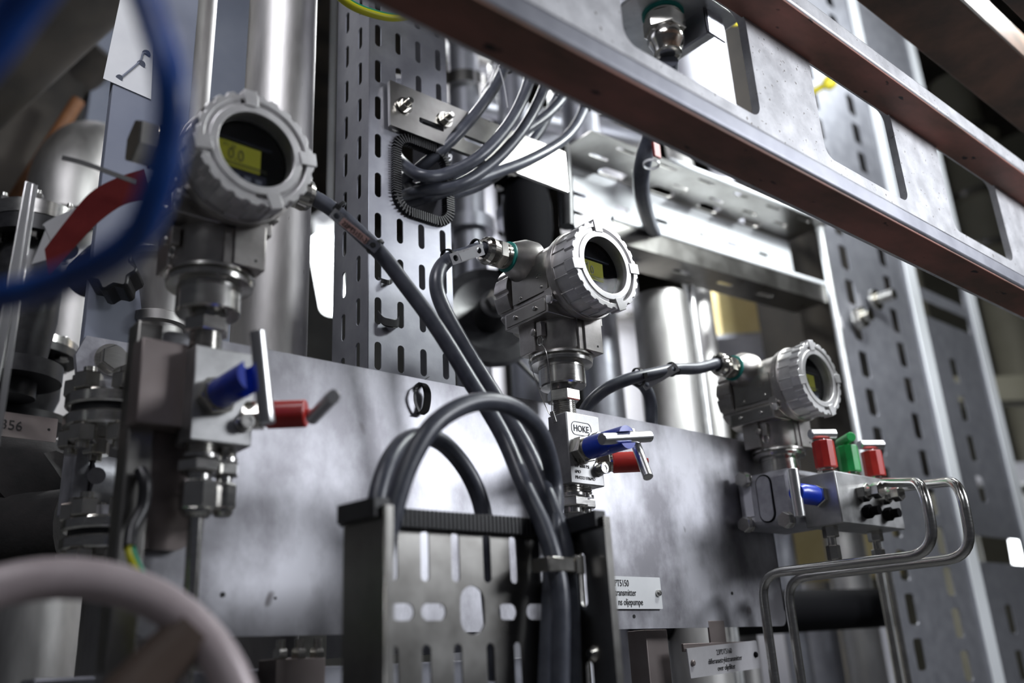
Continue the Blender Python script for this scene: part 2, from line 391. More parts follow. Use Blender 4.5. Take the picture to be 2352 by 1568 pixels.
    if plug:
        s = -gside; y, z = .075, .018
        X = lambda v: (s * v, y, z)
        part('plug_hub', B().lathe(X(.028), (s, 0, 0), [(0, .027), (.014, .026), (.030, .0185)], 40), CAST, t, **K)
        part('blanking_plug', B().lathe(X(.058), (s, 0, 0), [(0, .019), (.003, .0195), (.005, .017)], 32).hex(X(.063), X(.078), .0205), NICKEL, t, smooth=25, **K)
    return t
TL = V(.2799, .627, .4186); TC = V(.6981, .627, .4207); TR = V(1.115, .627, .357)
transmitter('pressure_transmitter', TL, 'large stainless pressure transmitter nearest the camera, with round display and hex plug, behind blue cable', 1, plug=True, etch=False)
transmitter('pressure_transmitter', TC, 'sharp middle stainless pressure transmitter with lit yellow display, above the block marked HOKE', -1)
transmitter('pressure_transmitter', TR, 'farthest stainless pressure transmitter, above three small red and green valves', -1, etch=False)

# ---------------------------------------------------------------- two valve block manifolds
def manifold(t, label, red_label, blue_bar, red_bar, nameblock):
    r = thing('valve_manifold', label, 'valve manifold', t + V(.011, .081, -.236), 'two valve manifolds on the bracket plate')
    x0, x1, y0, y1, z0, z1 = t.x - .0145, t.x + .0375, t.y + .066, t.y + .096, t.z - .236, t.z - .156
    body = part('valve_block', B().box((x0, y0, z0), (x1, y1, z1)), BLOCK, r, bevel=.0012)
    part('mounting_spacer', B().box((x0 + .008, y1, z0 + .012), (x1 - .008, .7448, z1 - .012)), BLOCK, r)
    if nameblock:
        ox = x0 + .006; ux, uz = (1, 0, 0), (0, 0, 1); yy = y0 - .0002
        me = text('HOKE', .0104, (ox + .0035, yy, z1 - .0212), ux, uz, .0002, sx=.85, bold=.0001)
        q = B().addmesh(me)
        o1 = rect(0, 0, .031, .0155, .0060); o2 = rect(.0006, .0006, .0304, .0149, .0056)
        q.addmesh(sheet(o1, [o2], .0004, (ox + .0005, yy, z1 - .0255), ux, uz))
        for k, s in enumerate(('13932664', 'WP 6000 PSI', '6MO', 'PR423211F86MO')):
            q.addmesh(text(s, .0050, (ox + .001, yy, z0 + .0245 - k * .0064), ux, uz, .0002, sx=.85))
        part('engraving', q, ETCH, body)
    # blue (isolate) valve on the front face
    bx, bz = t.x + .004, t.z - .1985
    part('blue_valve_nut', B().hex((bx, y0, bz), (bx, y0 - .011, bz), .0165, .2).cyl((bx, y0 - .011, bz), (bx, y0 - .0145, bz), .0125), NICKEL, r, smooth=20)
    bh = B().lathe((bx, y0 - .0145, bz), (0, -1, 0), [(0, .0122), (.001, .0127), (.0350, .0127)], 36)
    d = (Vector(blue_bar[1]) - Vector(blue_bar[0])).normalized()
    w = V(0, 1, 0).cross(d)
    c0 = V(bx, y0 - .0490, bz)
    for sgn in (-1, 1):       # forked end that grips the bar
        bh.ring(0.0126, 0.0, -.018, 0, 0, 1, 1) if False else None
        m = basis(c0, d, w)
        pts = [(0, sgn * .0064)] + [(0, 0)]
        q = []
        for k in range(13):
            a = math.radians(30 + 120 * k / 12); q.append((.0126 * math.cos(a), sgn * .0126 * math.sin(a)))
        me = sheet(q, [], .021, c0 - V(0, .0105, 0), d, w); bh.addmesh(me)
    part('blue_valve_sleeve', bh, BLUE, r, label='blue plastic sleeve')
    bar_handle(r, blue_bar[0], blue_bar[1], .0062)
    # red (vent) valve on the right side
    a = V(1, -.82, 0).normalized(); rb = V(x1 - .004, y0 + .008, t.z - .2085)
    part('red_valve_nut', B().hex(rb, rb + a * .016, .0130, .1).cyl(rb + a * .016, rb + a * .019, .010), NICKEL, r, smooth=20)
    part('red_valve_sleeve', B().cyl(rb + a * .019, rb + a * .052, .0117, ch=.0012).cyl(rb + a * .052, rb + a * .060, .0035), RED, r, label=red_label)
    bar_handle(r, red_bar[0], red_bar[1], .0055)
    # cap screws
    for dx, dz in ((.029, -.2175), (.025, -.183)):
        p = V(t.x + dx, y0, t.z + dz)
        q = B().lathe(p, (0, -1, 0), [(0, .0078), (.002, .0078), (.0022, .0062), (.010, .0064), (.0108, .0058), (.0108, .0030), (.0100, .0028)], 28)
        for k in range(6):
            an = k * math.pi / 3; q.cyl(p + V(.0043 * math.cos(an), -.0106, .0043 * math.sin(an)), p + V(.0043 * math.cos(an), -.0112, .0043 * math.sin(an)), .0007, n=6)
        part('cap_screw', q, TURN, r)
    # compression fittings below
    def fit(x, y, s, l):
        q = B().thread((x, y, z0), (x, y, z0 - .010), .0135 * s).lathe((x, y, z0 - .008), (0, 0, -1), [(0, .0155 * s), (.003, .0155 * s)], 28)
        q.hex((x, y, z0 - .0125), (x, y, z0 - .0225), .0175 * s).cyl((x, y, z0 - .0225), (x, y, z0 - .029), .0100 * s).hex((x, y, z0 - .029), (x, y, z0 - .052 * l), .0150 * s, .1)
        q.lathe((x, y, z0 - .052 * l), (0, 0, -1), [(0, .013 * s), (.003, .0125 * s), (.006, .009 * s)], 24)
        part('compression_fitting', q, TURN, r, smooth=22)
    fit(t.x + .002, t.y + .083, 1.0, 1.0); fit(t.x + .0245, t.y + .086, .68, .95)
    return r
manifold(TC, 'steel valve block marked HOKE with blue and red T-handles below the middle transmitter', 'red plastic sleeve',
         (P(1382, 1008, y=.630), P(1492, 1002, y=.630)), (P(1449, 991, d=.995), P(1489, 1096, d=.945)), True)
manifold(TL, 'blurred steel valve block with upright bar on its blue handle below the nearest transmitter', 'red plastic sleeve',
         (P(591, 762, y=.624), P(613, 972, y=.624)), (P(766, 909, d=.68), P(718, 960, d=.735)), False)

def sense_line(t, label, zend):
    x, y = t.x + .002, t.y + .083
    b = B().cyl((x, y, t.z - .290), (x, y, zend), .0062, n=24)
    return single('instrument_tube', b, TURN, label, 'tube')
sense_line(TL, 'straight steel impulse tube hanging below the nearest valve block', -.08)
sense_line(TC, 'steel impulse tube below the middle valve block, behind the cable tray', -.08)

# ---------------------------------------------------------------- bracket plate
pz0, pz1, px0, px1 = .036, .290, .252, 1.128
t = thing('bracket_plate', 'broad stained steel mounting plate carrying the three transmitters', 'plate', (px0, .745, pz0))
holes = [slot(x, z, .005, .005) for x, z in ((.338, .079),)]
q = B().addmesh(sheet(rect(px0, pz0, px1, pz1, .012), [], .003, (0, .7465, 0), (1, 0, 0), (0, 0, 1)))
part('plate_sheet', q, PLATE, t)
part('folded_edge', B().box((px1 - .002, .745, pz0 + .02), (px1, .79, pz1 - .01)).box((px0 + .01, .748, pz1 - .003), (px1 - .01, .790, pz1)), PLATE, t)
for (a, b_) in ((512, 1365), (1682, 1362), (1457, 1415), (633, 1373)):
    p = P(a, b_, y=.7445); part('screw_hole', B().cyl(p, p + V(0, .0012, 0), .0022 if a != 633 else .0012, n=14), BLACK, t)

# engraved labels
def name_sign(label, cxy, size, lines, matl, yy, tilt=0):
    p = V(cxy[0], yy, cxy[1]); w, h = size
    ux = V(math.cos(tilt), 0, math.sin(tilt)); uz = V(-math.sin(tilt), 0, math.cos(tilt))
    s = thing('name_sign', label, 'sign', p, 'engraved instrument signs')
    part('sign_plate', B().addmesh(sheet(rect(-w / 2, -h / 2, w / 2, h / 2, .001), [], .002, p, ux, uz)), matl, s)
    q = B()
    for (tx, sz, ex, ez, al) in lines: q.addmesh(text(tx, sz, p + ux * ex + uz * ez + V(0, -.0012, 0), ux, uz, .0002, al, sx=.74))
    part('lettering', q, INK, s)
    return s, p, ux, uz
a0 = P(1395, 1322, y=.7425); a1 = P(1521, 1396, y=.7425)
w_ = .118; cx = a1.x - w_ / 2; cz = P(1521, 1362, y=.7425).z
s, p, ux, uz = name_sign('white sign reading PT5150 with screw at its right end, low on the bracket plate', (cx, cz), (w_, .0365),
    [('22PT5150', .0106, .0030, .0070, 'RIGHT'), ('transmitter', .0106, .0140, -.0035, 'RIGHT'), ('ns oljepumpe', .0106, .0245, -.0140, 'RIGHT')], PAPER, .7425)
part('sign_screw', B().lathe(p + V(w_ / 2 - .006, -.001, 0), (0, -1, 0), [(0, .0042), (.002, .0040), (.0035, .0030), (.0036, .0012), (.003, 0.0008)], 18), TURN, s)
c2 = P(1664, 1512, y=.742)
s, p, ux, uz = name_sign('tilted grey sign with two screws under the right end of the plate', (c2.x, c2.z), (.142, .034),
    [('23PDT5160', .0088, 0, .0055, 'CENTER'), ('differansetrykktransmitter', .0088, 0, -.0040, 'CENTER'), ('over oljefilter', .0088, 0, -.0130, 'CENTER')], PAPERG, .742, .045)
for e in (-1, 1):
    part('sign_screw', B().lathe(p + ux * e * .064 + V(0, -.001, 0), (0, -1, 0), [(0, .0036), (.002, .0034), (.003, .0022)], 16), DARKM if e > 0 else BRONZE, s)

# sign bracket and underside framing
single('sign_bracket', B().box((c2.x - .020, .7445, c2.z), (c2.x + .012, .7475, .044)).box((c2.x - .074, .7440, c2.z + .010), (c2.x + .066, .7475, c2.z + .0195)), BRONZE, 'small brown stained bracket holding the tilted grey sign', 'bracket', bevel=.0006)
a = P(1500, 1445, y=.775); 
single('support_post', B().box((a.x - .020, .770, -.6), (a.x + .020, .800, .036)), BRONZE, 'brownish square post under the right half of the bracket plate', 'post', bevel=.001)
a = P(655, 1500, y=.80)
t = thing('clamp_foot', 'square steel foot with three bolts under the left half of the bracket plate', 'bracket', (a.x, .78, -.02))
part('foot_block', B().box((a.x - .026, .765, -.06), (a.x + .022, .80, .018)), BRONZE, t, bevel=.001)
for k in range(3):
    x = a.x - .020 + k * .018; part('foot_bolt', B().hex((x, .770, .018), (x, .770, .026), .007).cyl((x, .770, .026), (x, .770, .034), .0042), NICKEL, t, smooth=20)
a = P(700, 1532, y=.82)
single('cross_rail', B().box((.20, .80, -.09), (.80, .84, a.z)), GALV, 'grey horizontal cross rail below the bracket plate', 'rail', bevel=.002)

# ---------------------------------------------------------------- upright perforated channel with cable hole
cx0, cx1, cy0 = .5255, .6515, .85
zb, zt = .02, 1.25
rows = [.349 + .0563 * k for k in range(-4, 16)]
cols = [.5395, .5715, .6040, .6375]
t = thing('perforated_channel', 'tall grey slotted steel channel with a rubber edged cable hole', 'channel', (cx0, cy0, zb))
hx0, hx1, hz0, hz1 = .5650, .6480, .548, .655
hs = []
for z in rows:
    for i, x in enumerate(cols):
        zz = z + .0015 * i
        if hz0 - .025 < zz < hz1 + .02 and x > .555: continue
        if i == 0 and .60 < zz < .64: zz = z
        if x < hx1 + 1: hs.append(slot(x, zz, .0095, .0345))
cable_hole = rect(hx0, hz0, hx1, hz1, .022, 8)
hs.append(cable_hole)
part('front_web', B().addmesh(sheet(rect(cx0 + .001, zb, cx1, zt), hs, .0016, (0, cy0 + .0008, 0), (1, 0, 0), (0, 0, 1))), GALV, t, smooth=0)
hs = []
for k, z in enumerate(rows):
    hs.append(slot(.022, z + .003, .0095, .0345)); hs.append(slot(.056, z - .006, .0095, .0345))
part('side_flange', B().addmesh(sheet(rect(0, zb, .082, zt), hs, .0016, (cx0 + .0008, cy0, 0), (0, 1, 0), (0, 0, 1))), GALV, t, smooth=0)
part('side_flange', B().box((cx1 - .0016, cy0, zb), (cx1, cy0 + .082, zt)), GALV, t, smooth=0)
q = B(); loop = []
cpts = rect(hx0, hz0, hx1, hz1, .022, 8)
q.tube([(x, cy0, z) for x, z in cpts], .0050, n=10, smooth=False, closed=True)
# ribs on the trim
n = len(cpts); per = []
for i in range(n):
    a = Vector(cpts[i]); b2 = Vector(cpts[(i + 1) % n]); l = (b2 - a).length; k = max(1, int(l / .0032))
    for j in range(k): per.append((a + (b2 - a) * j / k, (b2 - a).normalized()))
for c_, d_ in per:
    m = basis((c_.x, cy0, c_.y), (d_.x, 0, d_.y), (0, 1, 0))
    q.box((-.0009, -.0062, -.0062), (.0009, .0062, .0062), m)
single('edge_trim', q, RUBBER, 'ribbed black rubber trim around the cable hole in the grey channel', 'trim', bevel=0)
# strap bar bolted across it
t = thing('strap_bar', 'flat steel strap with slotted holes and two bolts across the grey channel', 'bar', (.55, .843, .66))
bo, ux, uz = V(.5515, .842, .6600), V(1, 0, .015).normalized(), V(0, 0, 1)
part('flat_bar', B().addmesh(sheet(rect(0, 0, .315, .068, .001), [rect(.045, .020, .085, .029, .003), rect(.120, .020, .165, .029, .003)], .006, bo, ux, V(-.015, 0, 1))), TRAYM, t, smooth=0, bevel=.0006)
for px_, py_ in ((928, 243), (1022, 275)):
    p = P(px_, py_, y=.838)
    part('hex_bolt', B().lathe(p, (0, -1, 0), [(0, .0115), (.0022, .0115)], 24).hex(p + V(0, -.002, 0), p + V(0, -.009, 0), .0082).cyl(p + V(0, -.009, 0), p + V(0, -.017, 0), .0045, ch=.0008), NICKEL, t, smooth=20)

# ---------------------------------------------------------------- cables
CR = .0080
def pathpts(l): return [P(a, b_, y=c) for a, b_, c in l]
def cable(l, label, r=CR, m=CABLE, name='cable', cat='cable', group=None, n=18):
    return single(name, B().tube(pathpts(l), r, n=n, sub=10), m, label, cat, group)
gL = TL + V(.100, .095, .030); gC = TC + V(-.100, .095, .030); gR = TR + V(-.100, .095, .030)
def cable3(pts, label, r=CR, group=None): return single('cable', B().tube(pts, r, n=18, sub=10), CABLE, label, 'cable', group)
cable3([gL + V(-.012, 0, 0), gL + V(.004, -.002, -.002)] + pathpts([(775, 490, .712), (870, 578, .70), (935, 660, .69), (1005, 755, .672), (1080, 875, .655), (1155, 1000, .635), (1208, 1125, .605), (1250, 1215, .588), (1276, 1300, .578), (1288, 1400, .573), (1285, 1620, .573)]),
       'grey cable running diagonally from the nearest transmitter down into the front tray')
cable3([gC + V(.012, 0, 0), gC + V(-.004, 0, -.001)] + pathpts([(1068, 583, .715), (1025, 600, .71), (1003, 640, .705), (1015, 700, .70), (1075, 810, .68), (1150, 930, .66), (1215, 1040, .635), (1262, 1150, .605), (1292, 1235, .592), (1304, 1310, .588), (1312, 1420, .586), (1316, 1620, .586)]),
       'grey cable bending down from the middle transmitter beside the longer diagonal cable')
cable([(862, 1620, .578), (868, 1420, .578), (880, 1280, .575), (902, 1180, .572), (940, 1065, .570), (1000, 972, .570), (1085, 925, .575), (1165, 930, .58), (1228, 975, .59), (1258, 1040, .60), (1274, 1120, .609), (1274, 1200, .597), (1268, 1300, .595), (1262, 1420, .594), (1255, 1600, .594)],
      'grey cable looping high in an arch over the front tray')
cable([(862, 1400, .597), (858, 1250, .595), (866, 1150, .600), (895, 1058, .61), (940, 1008, .625), (1000, 1008, .635), (1050, 1050, .64), (1090, 1115, .64), (1112, 1190, .64), (1119, 1300, .637), (1130, 1420, .640), (1142, 1560, .645)],
      'grey cable making the lower smaller loop behind the high arch')
cable3([gR + V(.012, 0, 0), gR + V(-.004, 0, -.001)] + pathpts([(1600, 846, .722), (1550, 848, .722), (1500, 858, .725), (1440, 872, .735), (1385, 898, .75), (1345, 940, .765), (1325, 1000, .775)]),
       'grey cable from the farthest transmitter curving down behind the plate')
cable([(1452, 868, .755), (1478, 885, .757), (1493, 915, .760), (1497, 960, .765), (1495, 1040, .77)], 'short grey cable dropping behind the plate right of the tied bend')
G6 = 'grey cables threaded through the channel hole'
upper = [([(905, 348, .93), (925, 375, .87), (965, 402, .83), (1020, 400, .82), (1100, 360, .80), (1165, 290, .79), (1205, 215, .785), (1225, 140, .78), (1232, 40, .78)], 'upper of the two white-highlighted grey cables through the channel hole'),
         ([(915, 455, .92), (960, 440, .85), (1050, 425, .82), (1130, 375, .81), (1195, 305, .80), (1238, 230, .795), (1262, 160, .79), (1275, 60, .79)], 'lower of the two white-highlighted grey cables through the channel hole'),
         ([(915, 420, .93), (965, 385, .87), (1040, 320, .84), (1105, 245, .83), (1150, 175, .825), (1168, 110, .82), (1175, 20, .82)], 'leftmost dark grey cable leaving the channel hole up behind the beam'),
         ([(915, 440, .94), (985, 425, .88), (1090, 375, .86), (1190, 310, .85), (1260, 260, .845), (1300, 205, .84), (1320, 100, .84)], 'dull dark cable behind the two bright cables, through the channel hole'),
         ([(925, 470, .91), (975, 455, .86), (1050, 430, .84), (1130, 400, .835), (1220, 365, .83), (1295, 320, .83), (1335, 265, .83), (1350, 200, .83), (1360, 60, .83)], 'lowest grey cable leaving the channel hole to the right'),
         ([(920, 400, .95), (945, 430, .90), (990, 450, .88), (1060, 440, .88), (1120, 415, .88), (1180, 370, .88), (1240, 300, .88), (1290, 200, .88)], 'dark cable lying deepest inside the channel hole')]
for l, lab in upper: cable(l, lab, group=G6)
# cable clamp in the tray
c = P(1275, 1298, y=.578)
single('cable_clamp', B().ring(.0185, .0172, -.0, .0, n=4) if False else B().box(c + V(-.016, -.010, -.006), c + V(.014, -.0085, .006)).box(c + V(-.0165, -.010, -.006), c + V(-.015, .012, .006)).box(c + V(.0130, -.010, -.006), c + V(.0145, .012, .006)).box(c + V(.0145, -.012, -.008), c + V(.024, -.002, .008)), NICKEL, 'bright steel clamp around the two cables in the front tray', 'clamp', bevel=.0008)

# cable ties and tags
def tie(a, b_, y, label, r=.0093, axis=None, head=True):
    p = P(a, b_, y=y); ax = Vector(axis).normalized()
    q = B().lathe(p - ax * .0018, ax, [(0, r - .001), (0, r + .0006), (.0036, r + .0006), (.0036, r - .001)], 24, cap=False)
    u, w, aa = q.frame(ax)
    if head:
        hd = (-ray(a, b_)).normalized(); hd = (hd - ax * hd.dot(ax)).normalized(); up = ax.cross(hd)
        m = basis(p + hd * (r + .001), up, ax); q.box((-.0035, -.003, -.002), (.0035, .003, .003), m)
    return single('cable_tie', q, BLACK, label, 'cable tie')
def marker(p0, p1, w, label, mt, insert=None, s=None):
    p0 = Vector(p0); p1 = Vector(p1); ux = (p1 - p0).normalized(); v = -((p0 + p1) / 2).normalized()
    n = (v - ux * v.dot(ux)).normalized(); uy = n.cross(ux); l = (p1 - p0).length
    t = thing('cable_marker', label, 'marker', (p0 + p1) / 2)
    part('marker_strip', B().addmesh(sheet(rect(0, -w / 2, l, w / 2, .001), [slot(.006, 0, .006, w * .55), slot(l - .006, 0, .006, w * .55)], .0008, p0, ux, uy)), mt, t, smooth=0)
    if insert: part('marker_insert', B().addmesh(sheet(rect(.012, -w * .42, l - .012, w * .30), [], .0006, p0 + n * .0006, ux, uy)), insert, t, smooth=0)
    if s: part('lettering', B().addmesh(text(s, w * .62, p0 + n * .0011 + ux * .014 - uy * w * .30, ux, uy, .0001, sx=.9)), INK, t, smooth=0)
    return t
marker(P(762, 487, y=.690), P(868, 572, y=.676), .0105, 'pinkish marker strip with printed code tied to the diagonal cable', TAGSTEEL, TAGPINK, '22PT5151-351')
marker(P(1036, 596, y=.698), P(1110, 572, y=.690), .0125, 'bright white steel marker tied near the middle transmitter gland', TAGSTEEL, PAPER)
marker(P(1478, 888, y=.735), P(1556, 842, y=.708), .0115, 'dull steel marker tied to the cable of the farthest transmitter', TAGSTEEL)
tie(777, 480, .706, 'black cable tie at upper end of the pinkish marker', axis=(P(870, 578, y=.7) - P(775, 490, y=.712)))
tie(862, 566, .700, 'black cable tie at lower end of the pinkish marker', axis=(P(935, 660, y=.69) - P(870, 578, y=.7)))
tie(1030, 592, .710, 'black cable tie at the bend below the bright white marker', axis=(P(1068, 583, y=.715) - P(1025, 600, y=.71)))
tie(1092, 568, .712, 'pale tie at the gland end of the bright white marker', axis=V(1, .05, .05), head=False)
tie(1466, 866, .735, 'black cable tie where the two right cables meet', r=.012, axis=(P(1500, 858, y=.725) - P(1440, 872, y=.735)))
tie(1542, 848, .722, 'black cable tie at upper end of the dull steel marker', axis=V(1, 0, 0))
for (a, b_, y) in ((1163, 158, .825), (1292, 215, .84), (1344, 248, .83)):
    tie(a, b_, y, {1163: 'black cable tie on the leftmost cable just under the rusty beam', 1292: 'black cable tie on the dull cable just under the rusty beam', 1344: 'black cable tie on the lowest cable just under the rusty beam'}[a], axis=(.1, 0, 1))
# loose ribbed tie loops
def tieloop(pts, label, w=.0045):
    c = catmull([Vector(p) for p in pts], 8); A = [p + V(0, 0, w / 2) for p in c]; Bq = [p - V(0, 0, w / 2) for p in c]
    return A, Bq
def ribbon(pts, wdir, w, label, m=BLACK, name='cable_tie', cat='cable tie', ribs=True, t=.0008):
    c = catmull([Vector(p) for p in pts], 8); wd_ = Vector(wdir).normalized() * w / 2
    q = B().quadstrip([p + wd_ for p in c], [p - wd_ for p in c], t)
    if ribs:
        for i in range(len(c) - 1):
            for f in (0, .5):
                p = c[i].lerp(c[i + 1], f); q.cyl(p + wd_ * .8, p - wd_ * .8, .0009, n=6)
    return single(name, q, m, label, cat, smooth=30)
ribbon([P(868, 722, y=.853), P(880, 737, y=.845), P(898, 742, y=.842), P(912, 742, y=.845), P(916, 735, y=.853)], (0, 0, 1), .011, 'ribbed black tie threaded through two slots of the grey channel')
ribbon([P(868, 640, y=.853), P(880, 645, y=.848), P(895, 648, y=.842), P(905, 640, y=.853)], (0, 0, 1), .006, 'short black tie end poking from a channel slot', ribs=False)
ribbon([P(945, 872, y=.80), P(958, 878, y=.76), P(975, 884, y=.738), P(982, 905, y=.738), P(978, 938, y=.738), P(966, 950, y=.739)], (1, 0, 0), .0095, 'ribbed black tie loop hanging over the plate edge, right strand')
ribbon([P(966, 950, y=.739), P(954, 925, y=.739), P(953, 900, y=.739), P(963, 882, y=.745), P(985, 865, y=.80)], (1, 0, .3), .003, 'thin back strand of the black tie loop over the plate edge', ribs=False)

# ---------------------------------------------------------------- front cable tray (U section)
t = thing('cable_tray', 'dark slotted steel cable tray standing upright in the foreground, with cables inside', 'cable tray', (.468, .58, -.35))
fx0, fx1, fy, wy = .3551, .5790, .55, .606
ztf, ztw = .1145, .1165
o_x = .5820
hs = []
wx = [P(a, 1280, y=wy).x for a in (902, 975, 1045, 1117, 1178, 1246)]
zA0, zA1 = P(975, 1335, y=wy).z, .108
for x in wx: hs.append(rect(x - .0042, zA0, x + .0042, zA1, .0040))
zM = P(1000, 1405, y=wy).z
for a, b_ in ((897, 950), (966, 1023), (1144, 1186), (1208, 1252)):
    xa, xb = P(a, 1405, y=wy).x, P(b_, 1405, y=wy).x; hs.append(rect(xa, zM - .0065, xb, zM + .0065, .0062))
xa, xb = P(1056, 1400, y=wy).x, P(1112, 1400, y=wy).x
hs.append(rect(xa, P(1080, 1458, y=wy).z, xb, P(1080, 1345, y=wy).z, (xb - xa) * .49, 10))
zB1 = P(1050, 1478, y=wy).z
for x in wx[:5]:
    for k in range(3): hs.append(rect(x - .0042, zB1 - .050 - k * .14, x + .0042, zB1 - k * .14, .0041))
part('back_web', B().addmesh(sheet(rect(fx0, -.35, fx1, ztw), hs, .0018, (0, wy, 0), (1, 0, 0), (0, 0, 1))), TRAYM, t, smooth=0)
sl = [slot(.030, z, .008, .045) for z in (.070, -.02, -.11, -.2)]
part('side_flange', B().addmesh(sheet(rect(0, -.35, wy - fy, ztf), [s_ for s_ in sl if 0], .0018, (fx0, fy, 0), (0, 1, 0), (0, 0, 1))).box((fx0, fy, -.35), (fx0 + .007, fy + .0018, ztf)), TRAYM, t, smooth=0)
part('side_flange', B().addmesh(sheet(rect(0, -.35, wy - fy, ztf + .006), sl, .0018, (fx1, fy, 0), (0, 1, 0), (0, 0, 1))).box((fx1 - .001, fy - .0008, -.35), (fx1 + .007, fy + .001, ztf + .006)), TRAYM, t, smooth=0)
p = P(1378, 1500, x=fx1 - .001)
part('tray_bolt', B().lathe((fx1, .575, p.z), (-1, 0, 0), [(0, .007), (.002, .007), (.0055, .004)], 20), NICKEL, t)
q = B()
path = [V(fx0, fy + .004, ztf), V(fx0, wy, ztw), V(fx1, wy, ztw + .001), V(fx1, fy + .004, ztf + .006)]
for a, b_ in zip(path[:-1], path[1:]):
    d_ = (b_ - a); l = d_.length; d_.normalize(); m = basis(a, d_, V(0, 0, 1)) 
    q.box((0, -.0085, -.0070), (l, .0060, .0070), m)
    if l > .1:
        for k in range(int(l / .0042)): q.box((k * .0042, -.0092, -.0080), (k * .0042 + .0022, .0066, .0080), m)
single('edge_trim', q, RUBBER, 'ribbed black rubber trim capping the top of the foreground tray', 'trim', bevel=.0008)

# ---------------------------------------------------------------- rusty castellated beam
X0, X1 = -.35, 2.6
t = thing('castellated_beam', 'heavy rusty beam with rectangular window cutouts crossing the upper right', 'beam', (X0, .39, .40))
pit = .2998; cut0 = .8210; cw = .181
hs = []
for k in range(-1, 7):
    xa = cut0 + pit * k - (.0 if k else 0)
    if k >= -1: hs.append(rect(xa, .497, xa + cw, .627, .016, 6))
hs[0] = rect(.5060, .497, .7040, .627, .016, 6)
part('web', B().addmesh(sheet(rect(X0, .4165, X1, .645), hs, .009, (0, .4145, 0), (1, 0, 0), (0, 0, 1))), SPECK, t, smooth=0)
part('lower_lip', B().box((X0, .370, .4150), (X1, .410, .4390)), GALV, t, bevel=.005)
part('lower_flange', B().box((X0, .3705, .4125), (X1, .412, .4155)), RUST, t, bevel=.001, label='red-brown rusty underside')
part('upper_flange', B().box((X0, .3705, .6195), (X1, .4125, .6225)), RUST, t, bevel=.001, label='red-brown rusty underside')
part('upper_lip', B().box((X0, .370, .6225), (X1, .4125, .648)), SPECK, t, bevel=.004)
t = thing('roof_beam', 'brown painted beam in the upper right corner above the castellated beam', 'beam', (1.2, .4, .8))
part('lower_flange', B().box((-.2, .335, .800), (3, .420, .812)), RUSTB, t, bevel=.002)
part('web', B().box((-.2, .370, .812), (3, .380, .95)), RUSTB, t)
part('rail', B().box((-.2, .24, .80), (3, .30, .86)), RUSTB, t, bevel=.002)

# ---------------------------------------------------------------- vertical pipes
single('steel_pipe', B().cyl((.4485, .945, -.3), (.4485, .945, 1.6), .0445, n=64), PIPE, 'upright bright steel pipe directly left of the slotted channel', 'pipe')
single('steel_pipe', B().cyl((.331, 1.00, .0), (.331, 1.00, 1.6), .0435, n=64), PIPE, 'upright blurred steel pipe behind the nearest transmitter', 'pipe')

# blue grey post and paper
t = thing('painted_post', 'blue-grey painted flat post behind the nearest transmitter plug', 'post', (.26, .96, -.2))
part('post_body', B().box((.245, .95, P(250, 885, y=.95).z), (.335, .962, 1.5)), PAINTG, t, bevel=.001)
pl = P(252, 830, y=.93)
t2 = thing('bolted_lug', 'square lug with one large hex bolt low on the blue-grey post', 'bracket', pl)
part('lug_plate', B().addmesh(sheet([(-.030, -.022), (.022, -.022), (.022, .022), (-.026, .022), (-.034, 0)], [], .008, pl, (1, 0, 0), (0, 0, 1))), CASTG, t2, bevel=.001)
part('hex_bolt', B().lathe(pl + V(0, -.004, 0), (0, -1, 0), [(0, .017), (.003, .017)], 28).hex(pl + V(0, -.007, 0), pl + V(0, -.018, 0), .0135), TURN, t2, smooth=20)
pp = [P(a, b_, y=.9485) for a, b_ in ((237, 180), (347, 228), (358, -10), (278, -10))]
q = B(); f1 = [q.bm.verts.new(v) for v in pp]; f2 = [q.bm.verts.new(v + V(0, .0008, 0)) for v in pp]
q.bm.faces.new(f1); q.bm.faces.new(f2[::-1])
for k in range(4): q.bm.faces.new((f1[k], f2[k], f2[(k + 1) % 4], f1[(k + 1) % 4]))
single('paper_sheet', q, PAPER, 'white paper sheet stuck to the top of the blue-grey post', 'paper', smooth=0)

t2 = bpy.data.objects['paper_sheet']
q = B().tube([P(278, 178, y=.9478), P(300, 160, y=.9478), P(322, 140, y=.9478), P(330, 122, y=.9478), P(346, 128, y=.9478)], .0012, n=6)
for a, b_, rr_ in ((274, 179, .004), (324, 148, .005), (336, 124, .005)): q.cyl(P(a, b_, y=.9482), P(a, b_, y=.9476), rr_, n=12)
part('pen_marks', q, PAINTG, t2)
# left pillar and brown plate
single('side_pillar', B().box((.229, .728, -.4), (.2505, .752, .2885)), TRAYM, 'dark steel upright bar at the left end of the bracket plate', 'post', bevel=.002)
a = P(328, 772, y=.712); b_ = P(440, 985, y=.712)
single('cover_plate', B().box((a.x, .712, b_.z), (b_.x - .004, .735, a.z)), BRONZE, 'dull brown rectangular plate left of the nearest valve block', 'plate', bevel=.0015)
a = P(385, 1190, y=.735)
single('shadow_sheet', B().addmesh(sheet(rect(a.x - .022, a.z - .025, a.x + .020, a.z + .075, .012), [], .004, (0, .738, 0), (1, 0, 0), (0, 0, 1))), BRONZE, 'round ended brown shape for the shadow on the plate under the brown cover plate', 'bracket')  # brown sheet in place of the shadow cast on the plate
single('shaded_wire', B().tube(pathpts([(322, 1080, .722), (333, 1110, .716), (328, 1165, .716), (304, 1215, .712), (298, 1258, .705)]), .0052, n=14), RUBBER, 'upper earth wire made black for its shade, against the dark left pillar', 'sleeve')  # black colour stands in for shade on the upper earth wire
ew = [(299, 1250, .705), (298, 1262, .705), (306, 1290, .70), (330, 1335, .695), (380, 1420, .69), (390, 1500, .69)]
